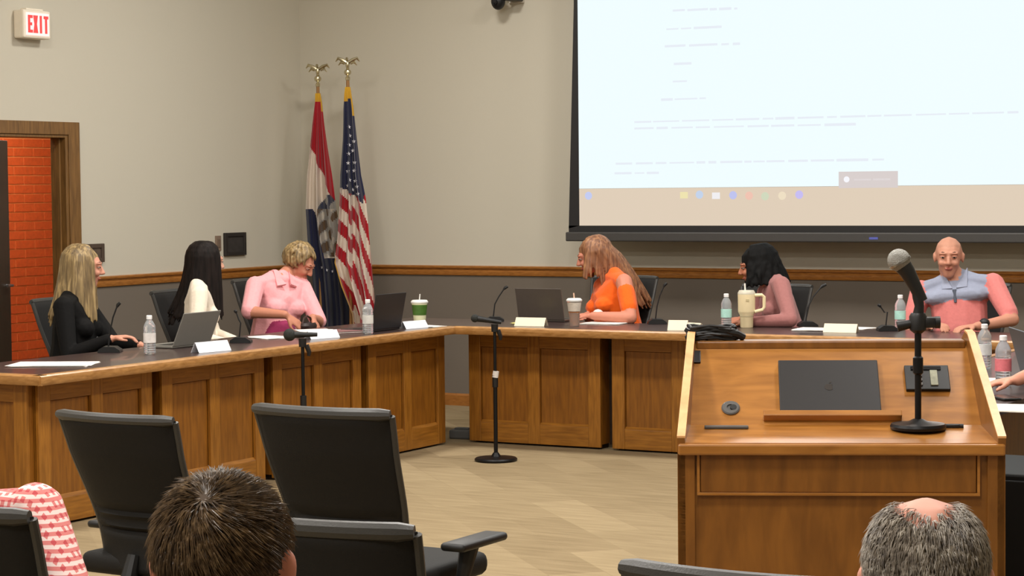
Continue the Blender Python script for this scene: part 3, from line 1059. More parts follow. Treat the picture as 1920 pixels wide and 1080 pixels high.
part('handle', MB().tube([(0.012, 0, 0.355), (-0.008, 0, 0.398), (-0.03, 0, 0.44), (-0.043, 0, 0.458)], [0.017, 0.019, 0.023, 0.026], 16), PLASTIC, ms, True, loc=(0, 0, ZT))
gl = part('grille', MB().ell(hd, (0.034, 0.034, 0.034), sub=3), mat('grille_silver', (150, 148, 142), 0.5, 0.5, noise=0.3, scale=400, bump=0.6), ms, True, loc=(0, 0, ZT), label='silver ball grille')
part('grille_band', MB().tube([(-0.0535, 0, 0.4715), (-0.0505, 0, 0.4665)], 0.0348, 24), STEEL, gl, True)
part('cable', MB().tube([(0.06, 0.02, 0.006), (0.1, 0.03, 0.006), (0.135, 0.025, 0.006)], 0.006, 8).box((0.1, 0.028, 0.005), (0.05, 0.016, 0.01), 0.003), PLASTIC, ms, True)
# ------------------------------------------------------------------ chairs
def back_point(s, t, off):
    """upholstered back: s -1..1 across, t 0..1 upward, off thickness; the chair faces local +y"""
    z = 0.43 + 0.54 * t
    wdt = 0.19 + 0.05 * t - 0.02 * (1 - t) ** 4
    lean = -0.225 - 0.105 * t + 0.05 * math.sin(math.pi * min(1, t * 1.3)) * (1 - t) - 0.028 * t ** 3
    y = lean + 0.045 * s * s
    return (s * wdt, y + off, z)


def pad(rows, th, edge):
    """closed curved cushion from back_point; rows: list of t"""
    mb = MB()
    NS = 14
    ring = []
    for sgn in (1, -1):
        for t, inset in rows:
            for k in range(NS + 1):
                s = -1 + 2 * k / NS
                fall = (1 - abs(s) ** 6)
                ring.append(back_point(s, t, sgn * th * (0.35 + 0.65 * fall) * inset))
    n = len(rows)
    o = len(mb.v)
    mb.v += ring
    W_ = NS + 1
    for b in range(2):
        for i in range(n - 1):
            for k in range(NS):
                a = o + b * n * W_ + i * W_ + k
                f_ = (a, a + 1, a + W_ + 1, a + W_)
                mb.f.append(f_ if b == 0 else tuple(reversed(f_)))
    for i in range(n - 1):
        for k in (0, NS):
            a, b = o + i * W_ + k, o + (n + i) * W_ + k
            mb.f.append((a, b, b + W_, a + W_))
    for i in (0, n - 1):
        for k in range(NS):
            a, b = o + i * W_ + k, o + (n + i) * W_ + k
            mb.f.append((a, a + 1, b + 1, b))
    return mb


def make_chair(label):
    c = thing('task_chair', label, 'chair', (0, 0, 0), 0)
    rows = []
    seams = (0.27, 0.34, 0.41)
    for i in range(41):
        t = i / 40
        ins = 1.0
        for sm in seams:
            ins -= 0.75 * math.exp(-((t - sm) / 0.016) ** 2)
        if i == 0:
            ins = 0.3
        if i == 40:
            ins = 0.55
        if i == 39:
            ins = 0.85
        rows.append((t, ins))
    part('backrest', pad(rows, 0.026, 0), BLACKF, c, True, angle=60)
    # smooth piping along the top edge, its highlight put into the grey
    part('top_piping', MB().tube([back_point(-1 + 2 * k / 16, 1.0, -0.006) for k in range(17)], [0.014] + [0.019] * 15 + [0.014], 10), PIPING_HL, c, True, label='glossy rolled top edge with its highlight in the grey')
    for s in (-1, 1):
        part('side_piping', MB().tube([back_point(s, 0.02 + 0.97 * k / 14, 0.0) for k in range(15)], 0.011, 8), PIPING_HL, c, True)
    seat = MB()
    seat.box((0, 0.0, 0.455), (0.49, 0.48, 0.075), 0.03, seg=3)
    part('seat', seat, BLACKF, c, True)
    part('back_bracket', MB().tube([(0, -0.1, 0.405), (0, -0.26, 0.405), (0, -0.27, 0.43), (0, -0.245, 0.50)], [0.025, 0.028, 0.026, 0.02], 10), PLASTIC, c, True)
    for s in (-1, 1):
        part('armrest', MB().box((s * 0.305, 0.04, 0.555), (0.085, 0.27, 0.026), 0.012, seg=3), PLASTIC, c, True)
        part('arm_support', MB().tube([(s * 0.22, -0.02, 0.41), (s * 0.29, -0.02, 0.43), (s * 0.302, -0.02, 0.47), (s * 0.305, 0.01, 0.548)], [0.018, 0.02, 0.022, 0.03], 10), PLASTIC, c, True)
    part('gas_column', MB().lathe([(0.02, 0.40), (0.06, 0.41), (0.06, 0.43), (0.02, 0.43)], 14).lathe([(0.026, 0.09), (0.026, 0.28), (0.017, 0.28), (0.017, 0.42)], 16), METAL, c, True)
    for k in range(5):
        t = 2 * math.pi * k / 5 + 0.3
        d = Vector((math.cos(t), math.sin(t), 0))
        lg = part('base_leg', MB().tube([d * 0.02 + Vector((0, 0, 0.095)), d * 0.17 + Vector((0, 0, 0.088)), d * 0.30 + Vector((0, 0, 0.068))], [0.024, 0.02, 0.015], 8), PLASTIC, c, True)
        part('caster', MB().lathe([(0.0, -0.02), (0.026, -0.02), (0.028, -0.006), (0.02, 0.0), (0.028, 0.006), (0.026, 0.02), (0.0, 0.02)], 14, Matrix.Translation(d * 0.30 + Vector((0, 0, 0.028))) @ Matrix.Rotation(t, 4, 'Z') @ Matrix.Rotation(R(90), 4, 'X')), PLASTIC, lg, True)
    return c


CH_TOP = 0.97


def chair_loc(u, v, rz, k=1.0):
    """place a chair so that the middle of its top edge is seen at (u, v); the top edge sits 0.97 m up"""
    p = at(u, v, 2, (CH_TOP + 0.014) * k)
    f_ = Vector((-math.sin(rz), math.cos(rz)))
    b = back_point(0, 1.0, 0)[1]
    return Vector((p.x - f_.x * b, p.y - f_.y * b, 0))


rzA = R(-3)
lA = chair_loc(199, 777, rzA, 0.945)
chair0 = make_chair('empty black task chair in front of the dais cabinets near the plaid sleeve')
chair0.location = lA
chair0.rotation_euler = (0, 0, rzA)
G1 = 'black task chairs in the audience'
G2 = 'black chairs behind the dais'
chair0['group'] = G1
chair0.scale = (1, 1, 0.945)


def chair(label, loc, rz, group):
    c = dup(chair0, label, (loc[0], loc[1], 0), rz, group)
    c.scale = (1, 1, 1)
    return c


chair('empty black task chair with its armrest showing, before the short microphone stand', chair_loc(588, 765, R(0)), R(0), G1)
lC = chair_loc(556, 975, R(2))
chair('black task chair between the empty chairs and the audience member facing away', lC, R(2), G1)
lE = chair_loc(1395, 1076, R(0))
chair('black task chair on the carpet in front of the lectern', lE, R(0), G1)
lF = chair_loc(-132, 946, R(-2))
chair('black task chair with the person in the plaid shirt', lF, R(-2), G1)


# ------------------------------------------------------------------ things on the dais
PET = mat('pet_plastic', (232, 236, 240), 0.12, trans=0.75, ior=1.2, noise=0.02)


def bottle(label, u, v, tint=(206, 226, 222), h=0.205, cap=(240, 240, 240), plane=None):
    p = at(u, v, 2, TOPZ + 0.001)
    b = thing('water_bottle', label, 'bottle', p, random.uniform(0, 6), 'plastic water bottles on the dais')
    k = h / 0.205
    body = [(0.0, 0.0), (0.026, 0.0), (0.0315, 0.006)]
    for i in range(10):
        z = 0.012 + i * 0.012
        body += [(0.0325, z), (0.0305, z + 0.006)]
    body += [(0.0325, 0.138), (0.030, 0.152), (0.022, 0.170), (0.0135, 0.182), (0.0128, 0.19), (0.0, 0.19)]
    part('body', MB().lathe([(r_ * k, z * k) for r_, z in body], 24), PET, b, True)
    part('label', MB().lathe([(0.0, 0.062 * k), (0.0331 * k, 0.062 * k), (0.0331 * k, 0.112 * k), (0.0, 0.112 * k)], 24), mat('bottle_label_%d_%d_%d' % tint, tint, 0.5, noise=0.25, scale=50), b, True)
    part('cap', MB().lathe([(0.0, 0.186 * k), (0.0155 * k, 0.186 * k), (0.0155 * k, 0.203 * k), (0.013 * k, 0.206 * k), (0.0, 0.206 * k)], 20), mat('cap_%d' % cap[0], cap, 0.4), b, True)
    return b


bottle('plastic water bottle beside the hand of the person in black', 281, 664, (226, 220, 216))
bottle('plastic water bottle at the edge of the dais near the closed maroon folder', 690, 626, (214, 214, 210))
bottle('plastic water bottle with a green label beside the cream tumbler', 1362, 614, (176, 222, 210))
bottle('plastic water bottle with a green label near the person in the polo shirt', 1688, 618, (176, 222, 210))
bottle('plastic water bottle with a red label on the wing beside the lectern', 1881, 724, (222, 120, 128), 0.215)
bottle('clear plastic water bottle close behind the lectern side', 1846, 690, (214, 214, 214))


def goose(label, u, v, du, dv, plane_axis, tall=0.26, rz=0.0):
    """gooseneck microphone: base under pixel (u, v), tip leaning by (du m) along the photo's right"""
    p = at(u, v, 2, TOPZ + 0.001)
    g = thing('gooseneck_microphone', label, 'microphone', p, TH, 'gooseneck microphones on the dais')
    bp_ = [(-0.06, 0.0), (0.06, 0.0), (0.058, 0.012), (0.03, 0.03), (-0.03, 0.032), (-0.056, 0.016)]
    part('base', MB().prism(bp_, lambda q_, k: (q_[0], (-0.05, 0.05)[k], q_[1])), PLASTIC, g)
    part('neck', MB().tube([(-0.01, 0, 0.028), (0.0, 0, 0.11), (du * 0.35, 0, tall * 0.72), (du * 0.8, 0, tall * 0.94)], 0.0042, 8), PLASTIC, g, True)
    part('capsule', MB().tube([(du * 0.78, 0, tall * 0.93), (du * 0.9, 0, tall * 0.975), (du * 1.15, 0, tall * 1.02)], [0.006, 0.010, 0.008], 10), PLASTIC, g, True)
    return g


goose('gooseneck microphone in front of the person in black', 207, 660, 0.05, 0, 0, 0.26)
goose('gooseneck microphone next to the person in white, by the pink shirt', 452, 642, -0.03, 0, 0, 0.02 + 0.16)
goose('gooseneck microphone bending over the corner of the dais', 928, 602, 0.075, 0, 0, 0.22)
goose('gooseneck microphone behind the cream cards, beside the orange shirt', 1232, 607, 0.055, 0, 0, 0.25)
goose('gooseneck microphone next to the mauve blazer', 1514, 612, 0.10, 0, 0, 0.25)
goose('low gooseneck microphone by the bottle before the polo shirt', 1664, 620, -0.05, 0, 0, 0.15)


def tent(label, u, v, wd=0.17, ht=0.055, rz=None, mt=CARD):
    p = at(u, v, 2, TOPZ + 0.001)
    t = thing('name_card', label, 'name card', p, TH if rz is None else rz, 'folded name cards on the dais')
    for s in (-1, 1):
        poly = [(s * 0.032, 0.0), (s * 0.0305, 0.0), (0.0 + s * 0.0005, ht), (s * 0.0022, ht)]
        part('card_face', MB().prism(poly, lambda q_, k: ((-wd / 2, wd / 2)[k], q_[0], q_[1])), mt, t)
    return t


tent('white folded name card beside the open grey laptop', 396, 659, 0.24, 0.055, R(82))
tent('white folded name card tilted against the papers by the pink shirt', 604, 634, 0.22, 0.045, R(75))
tent('white folded name card before the green cup', 776, 615, 0.2, 0.045, R(78))
tent('cream folded name card before the grey laptop lid near the iced tea', 996, 611, 0.205, 0.052, R(4), CREAMCARD)
tent('cream folded name card at the cable coil, slightly crushed', 1272, 619, 0.12, 0.06, R(10), CREAMCARD)
tent('cream folded name card fallen open beside the cable coil', 1303, 621, 0.11, 0.05, R(-22), CREAMCARD)
tent('cream folded name card on the papers before the polo shirt', 1577, 623, 0.2, 0.05, R(3), CREAMCARD)


def papers(label, u, v, wd, ln, rz, n=3, mt=PAPER, z=0.0):
    p = at(u, v, 2, TOPZ + z)
    t = thing('paper_stack', label, 'papers', p, rz, 'papers on the dais')
    for i in range(n):
        rr = random.Random(i + int(u))
        a = rr.uniform(-0.12, 0.12)
        part('sheet', MB().box((rr.uniform(-0.01, 0.01), rr.uniform(-0.01, 0.01), 0.0016 + i * 0.002), (wd, ln, 0.0016), rot=Matrix.Rotation(a, 3, 'Z')), mt, t)
    return t


papers('sheets of white paper lying at the end of the dais', 100, 684, 0.26, 0.4, R(-60), 3)
papers('white sheets in front of the person in pink', 505, 633, 0.2, 0.26, R(70), 2)
papers('loose cream paper leaning on the bag of the person in pink', 590, 622, 0.2, 0.24, R(40), 4, PAPER, 0.02)
papers('white sheets near the green cup', 745, 611, 0.2, 0.28, R(75), 2)
papers('white sheet at the end beside the green cup', 800, 612, 0.12, 0.2, R(80), 2)
papers('white sheets in front of the person in orange', 1135, 607, 0.26, 0.2, R(8), 3)
papers('pale yellow notes beside the corner microphone', 975, 607, 0.09, 0.08, R(12), 3, mat('note_yellow', (206, 196, 120), 0.8))
papers('white sheets by the mauve blazer', 1535, 619, 0.27, 0.2, R(6), 4)
papers('white paper near the hand with the watch by the polo shirt', 1605, 616, 0.2, 0.16, R(-8), 2)
papers('white plate-like sheets at the end of the wing beside the lectern', 1882, 767, 0.2, 0.25, R(10), 3)
papers('white folded sheets close behind the lectern side lipping', 1858, 716, 0.12, 0.2, R(5), 4)
fo = thing('folder', 'closed maroon folder lying near the water bottle', 'folder', at(640, 623, 2, TOPZ + 0.001), R(62))
part('cover', MB().box((0, 0, 0.011), (0.3, 0.23, 0.002), 0.0005), mat('maroon_cover', (132, 92, 92), 0.5), fo)
part('cover', MB().box((0, 0, 0.001), (0.3, 0.23, 0.002), 0.0005), mat('maroon_cover', (132, 92, 92), 0.5), fo)
part('pages', MB().box((0, 0, 0.006), (0.29, 0.22, 0.008)), PAPER, fo)
part('spine', MB().box((-0.15, 0, 0.006), (0.003, 0.23, 0.012), 0.001), mat('maroon_cover', (132, 92, 92), 0.5), fo)
ph = thing('phone', 'black phone lying on the wing beside the lectern', 'phone', at(1884, 748, 2, TOPZ + 0.001), R(40))
part('case', MB().box((0, 0, 0.005), (0.075, 0.16, 0.009), 0.003), PLASTIC, ph)
part('glass', MB().box((0, 0, 0.0098), (0.069, 0.152, 0.001)), SCREENG, ph)


def laptop(label, loc, rz, wd=0.32, tilt=18, mt=LAPG, dp=0.22):
    """open laptop, keyboard towards local +y, lid hinge at local y=0 leaning back over -y"""
    l = thing('open_laptop', label, 'laptop', loc, rz, 'open laptops on the dais')
    bs = part('base', MB().box((0, dp / 2, 0.008), (wd, dp, 0.014), 0.004), mt, l)
    part('keyboard', MB().box((0, dp * 0.4, 0.0155), (wd * 0.86, dp * 0.5, 0.002), 0.0005), PLASTIC, bs)
    rot = Matrix.Rotation(R(tilt), 3, 'X')
    c = rot @ Vector((0, -0.004, dp / 2)) + Vector((0, 0, 0.014))
    li = part('lid', MB().box(c, (wd, 0.007, dp), 0.003, rot=rot), mt, l)
    c2 = rot @ Vector((0, 0.0002, dp / 2)) + Vector((0, 0, 0.014))
    part('screen', MB().box(c2, (wd * 0.95, 0.001, dp * 0.9), rot=rot), SCREENG, li)
    return l


hA = at(372, 658, 2, TOPZ + 0.001)
laptop('open grey laptop in front of the person in white', at(358, 650, 2, TOPZ + 0.001), R(90), 0.33, 24, LAPG, 0.2)
laptop('open dark laptop beside the water bottle and the flags', at(722, 620, 2, TOPZ + 0.001), R(88), 0.32, 12, LAPD)
laptop('open grey laptop behind a cream name card, beside the iced tea', at(1016, 603, 2, TOPZ + 0.001), R(2), 0.33, 14, mat('laptop_warm', (98, 90, 84), 0.4, 0.4), 0.21)
laptop('dark grey laptop lid on the wing beside the lectern, past the red-labelled bottle', at(1935, 720, 2, TOPZ + 0.001), R(-62), 0.34, 15, mat('laptop_blue_grey', (92, 96, 102), 0.4, 0.4), 0.23)


def clear(name, rgb):
    return mat(name, rgb, 0.1, trans=0.8, ior=1.15, noise=0.02)


p = at(787, 607, 2, TOPZ + 0.001)
gc = thing('drink_cup', 'white cup with a wide green band, lid and straw near the corner of the dais', 'cup', p, 0)
GW = mat('cup_cream', (214, 214, 176), 0.5)
part('body', MB().lathe([(0.0, 0.0), (0.037, 0.0), (0.041, 0.05), (0.041, 0.052), (0.051, 0.135), (0.0, 0.135)], 26), GW, gc, True)
part('band', MB().lathe([(0.0, 0.056), (0.0424, 0.056), (0.0502, 0.122), (0.0, 0.122)], 26), mat('cup_green', (66, 104, 34), 0.5, noise=0.35, scale=28), gc, True)
li = part('lid', MB().lathe([(0.0, 0.133), (0.055, 0.133), (0.056, 0.142), (0.047, 0.152), (0.0, 0.154)], 26), mat('lid_white', (226, 226, 222), 0.35), gc, True)
part('straw', MB().tube([(0.0, 0, 0.15), (0.004, 0, 0.19)], 0.0038, 8), mat('straw_white', (232, 230, 224), 0.4), li, True)
p = at(1077, 611, 2, TOPZ + 0.001)
tc_ = thing('iced_tea_cup', 'clear plastic cup of iced tea with a white lid and straw', 'cup', p, 0)
part('body', MB().lathe([(0.0, 0.0), (0.03, 0.0), (0.034, 0.07), (0.045, 0.155), (0.0, 0.155)], 26), clear('cup_clear', (232, 226, 216)), tc_, True)
part('tea', MB().lathe([(0.0, 0.002), (0.0285, 0.002), (0.0335, 0.072), (0.037, 0.09), (0.0, 0.09)], 26), mat('tea', (168, 102, 52), 0.25, trans=0.2, noise=0.1), tc_, True)
part('ice', MB().box((0.01, -0.015, 0.102), (0.022, 0.022, 0.022), 0.004, Matrix.Rotation(0.5, 3, 'X')).box((-0.014, -0.012, 0.104), (0.022, 0.022, 0.022), 0.004, Matrix.Rotation(0.7, 3, 'Z')).box((0.0, 0.016, 0.106), (0.022, 0.022, 0.022), 0.004), clear('ice_clear', (236, 236, 232)), tc_)
part('sticker', MB().lathe([(0.0372, 0.092), (0.0448, 0.148), (0.0446, 0.148), (0.0370, 0.092)], 26), mat('cup_print', (206, 196, 182), 0.5, noise=0.3, scale=40), tc_, True)
li = part('lid', MB().lathe([(0.0, 0.153), (0.049, 0.153), (0.05, 0.162), (0.04, 0.172), (0.0, 0.173)], 26), mat('lid_white', (226, 226, 222), 0.35), tc_, True)
part('straw', MB().tube([(0.0, 0, 0.168), (-0.003, 0, 0.205)], 0.0042, 8), mat('straw_pink', (226, 186, 160), 0.4), li, True)
p = at(1400, 614, 2, TOPZ + 0.001)
tu = thing('tumbler', 'large cream tumbler with a side handle, lid and straw', 'tumbler', p, TH)
CRM = mat('tumbler_cream', (236, 218, 176), 0.45, noise=0.03)
part('body', MB().lathe([(0.0, 0.0), (0.037, 0.0), (0.039, 0.004), (0.0405, 0.072), (0.0505, 0.092), (0.052, 0.10), (0.0535, 0.205), (0.0, 0.205)], 30), CRM, tu, True)
part('band', MB().lathe([(0.041, 0.066), (0.0425, 0.068), (0.0425, 0.074), (0.042, 0.076)], 30), mat('tumbler_band', (196, 182, 146), 0.35), tu, True)
part('handle', MB().tube([(0.046, -0.02, 0.196), (0.09, -0.02, 0.198), (0.104, -0.02, 0.186), (0.105, -0.02, 0.125), (0.094, -0.02, 0.108), (0.046, -0.02, 0.096)], 0.0105, 10), CRM, tu, True)
li = part('lid', MB().lathe([(0.0, 0.203), (0.0535, 0.203), (0.054, 0.21), (0.045, 0.226), (0.0, 0.228)], 30), mat('tumbler_lid', (206, 200, 182), 0.35), tu, True)
part('straw', MB().tube([(-0.008, 0, 0.222), (-0.010, 0, 0.268)], 0.005, 8), mat('straw_white', (232, 230, 224), 0.4), li, True)
part('badge', MB().box((0.0, -0.0537, 0.168), (0.02, 0.003, 0.014), 0.001), mat('tumbler_badge', (196, 180, 140), 0.4), tu)


# ------------------------------------------------------------------ floor microphone stands
def mic_stand(label, base, ztop, mic, ballr, tag_white=False):
    s = thing('microphone_stand', label, 'microphone stand', base, TH)
    part('base', MB().lathe([(0.0, 0.0), (0.125, 0.0), (0.128, 0.012), (0.12, 0.02), (0.03, 0.028), (0.016, 0.05), (0.0, 0.05)], 32), METAL, s, True)
    part('lower_tube', MB().tube([(0, 0, 0.03), (0, 0, ztop * 0.55)], 0.0125, 12), METAL, s, True)
    part('upper_tube', MB().tube([(0, 0, ztop * 0.53), (0, 0, ztop - 0.02)], 0.0095, 12), METAL, s, True)
    part('clutch', MB().tube([(0, 0, ztop * 0.53), (0, 0, ztop * 0.53 + 0.07)], 0.0175, 14), PLASTIC, s, True)
    if tag_white:
        part('tag', MB().tube([(0, 0, ztop * 0.60), (0.006, 0, ztop * 0.645)], 0.0185, 12), mat('tag_white', (206, 200, 196), 0.6), s, True)
    part('clip', MB().tube([(0, 0, ztop - 0.06), (0, 0, ztop - 0.015)], [0.02, 0.022], 12).tube([(0.02, 0, ztop - 0.05), (0.035, 0, ztop - 0.09), (0.032, 0, ztop - 0.11)], [0.014, 0.012, 0.008], 8), PLASTIC, s, True)
    a, b = Vector(mic[0]), Vector(mic[1])
    mh = part('microphone', MB().tube([a, a.lerp(b, 0.5), b], [0.011, 0.014, 0.019], 14), PLASTIC, s, True)
    part('grille', MB().ell(b + (b - a).normalized() * ballr * 0.7, (ballr,) * 3, sub=3), mat('grille_dark', (34, 36, 33), 0.7, noise=0.3, scale=400, bump=0.5), mh, True)
    return s


b1 = at(569, 760, 0, -6.62)
z1 = at(565, 640, 0, -6.62).z
mic_stand('black floor microphone stand before the dais, its ball end towards the pink shirt', Vector((b1.x, b1.y, 0)), z1 + 0.03, ((0.08, 0.0, z1 + 0.035), (-0.045, -0.0, z1 + 0.035)), 0.034)
b2 = at(930, 864, 2, 0.0)
z2 = at(925, 603, 1, b2.y).z
mic_stand('tall black floor microphone stand at the open corner of the dais', Vector((b2.x, b2.y, 0)), z2, ((0.04, 0, z2 - 0.005), (-0.10, 0, z2 + 0.018)), 0.024, True)
# ------------------------------------------------------------------ people
_b = bmesh.new()
bmesh.ops.create_icosphere(_b, subdivisions=2, radius=1.0)
ICO = np.array([v.co[:] for v in _b.verts])
_b.free()


def E_(c, r, rot=None):
    p = ICO * np.array(r)
    if rot is not None:
        p = p @ np.array(rot.to_3x3()).T
    return p + np.array(c)


def hull(*pts):
    bm = bmesh.new()
    for q_ in pts:
        for p in q_:
            bm.verts.new(p)
    res = bmesh.ops.convex_hull(bm, input=bm.verts)
    junk = [g for g in res['geom_interior'] if isinstance(g, bmesh.types.BMVert)]
    bmesh.ops.delete(bm, geom=list(set(junk)), context='VERTS')
    bmesh.ops.delete(bm, geom=[v for v in bm.verts if not v.link_faces], context='VERTS')
    bm.verts.index_update()
    v = [x.co[:] for x in bm.verts]
    f = [[y.index for y in x.verts] for x in bm.faces]
    bm.free()
    return v, f


class Body:
    def __init__(s):
        s.t = {}

    def add(s, tag, *pts):
        s.t.setdefault(tag, MB()).add(*hull(*pts))

    def cone(s, tag, a, b, ra, rb):
        s.add(tag, E_(a, (ra,) * 3), E_(b, (rb,) * 3))

    def build(s, name, voxel, mats, parent, smooth=3):
        allm = MB()
        for mb in s.t.values():
            allm.add(mb.v, mb.f)
        me = allm.mesh('tmp')
        o = bpy.data.objects.new('tmp', me)
        COL.objects.link(o)
        rm = o.modifiers.new('r', 'REMESH')
        rm.mode = 'VOXEL'
        rm.voxel_size = voxel
        sm = o.modifiers.new('s', 'SMOOTH')
        sm.factor = 0.5
        sm.iterations = smooth
        dg = bpy.context.evaluated_depsgraph_get()
        ev = o.evaluated_get(dg)
        out = bpy.data.meshes.new_from_object(ev, depsgraph=dg)
        bpy.data.objects.remove(o)
        bpy.data.meshes.remove(me)
        out.name = name
        tags = list(s.t)
        out.materials.clear()
        for t in tags:
            out.materials.append(mats[t])
        if len(tags) > 1:
            trees = [BVHTree.FromPolygons(s.t[t].v, s.t[t].f) for t in tags]
            idx = []
            for p in out.polygons:
                c = p.center
                best, bi = 9, 0
                for k, tr in enumerate(trees):
                    h = tr.find_nearest(c, 0.05)
                    if h[0] is not None and h[3] < best:
                        best, bi = h[3], k
                idx.append(bi)
            out.polygons.foreach_set('material_index', idx)
        out.polygons.foreach_set('use_smooth', [True] * len(out.polygons))
        return put(name, out, None, parent)


def SKIN(i, rgb):
    return mat('skin_%d' % i, rgb, 0.55, noise=0.06, scale=25, spec=0.4)


def V(*a):
    return Vector(a)


def ik(S, T, l1, l2, hint):
    d = T - S
    L = min(d.length, (l1 + l2) * 0.995)
    dn = d.normalized()
    a = (l1 * l1 - l2 * l2 + L * L) / (2 * L)
    h = math.sqrt(max(0.0, l1 * l1 - a * a))
    n = hint - dn * hint.dot(dn)
    n.normalize()
    return S + dn * a + n * h, S + dn * L


def hand(B, W, d, nrm, side_, tag='skin', curl=0.5, k=1.0):
    """W wrist, d pointing along the fingers, nrm out of the back of the hand, side_ +1 thumb towards +x axis"""
    d = d.normalized()
    nrm = (nrm - d * nrm.dot(d)).normalized()
    x = d.cross(nrm) * side_
    rot = Matrix((d, x, nrm)).transposed()
    B.add(tag, E_(W, (0.024 * k, 0.024 * k, 0.018 * k), rot), E_(W + d * 0.075 * k, (0.02 * k, 0.037 * k, 0.013 * k), rot))
    for i, (off, ln) in enumerate(((0.028, 0.068), (0.0095, 0.076), (-0.0095, 0.072), (-0.028, 0.056))):
        r = 0.0088 * k
        p0 = W + d * 0.085 * k + x * off * k
        a1 = curl * 0.6
        d1 = d * math.cos(a1) - nrm * math.sin(a1)
        p1 = p0 + d1 * ln * 0.5 * k
        a2 = curl * 1.7
        d2 = d * math.cos(a2) - nrm * math.sin(a2)
        p2 = p1 + d2 * ln * 0.5 * k
        B.cone(tag, p0, p1, r * 1.05, r)
        B.cone(tag, p1, p2, r, r * 0.85)
    t0 = W + d * 0.03 * k + x * 0.026 * k
    t1 = t0 + (d * 0.65 + x * 0.65 - nrm * 0.25).normalized() * 0.042 * k
    t2 = t1 + (d * 0.95 + x * 0.1 - nrm * 0.3).normalized() * 0.032 * k
    B.cone(tag, t0, t1, 0.014 * k, 0.0105 * k)
    B.cone(tag, t1, t2, 0.0105 * k, 0.0085 * k)


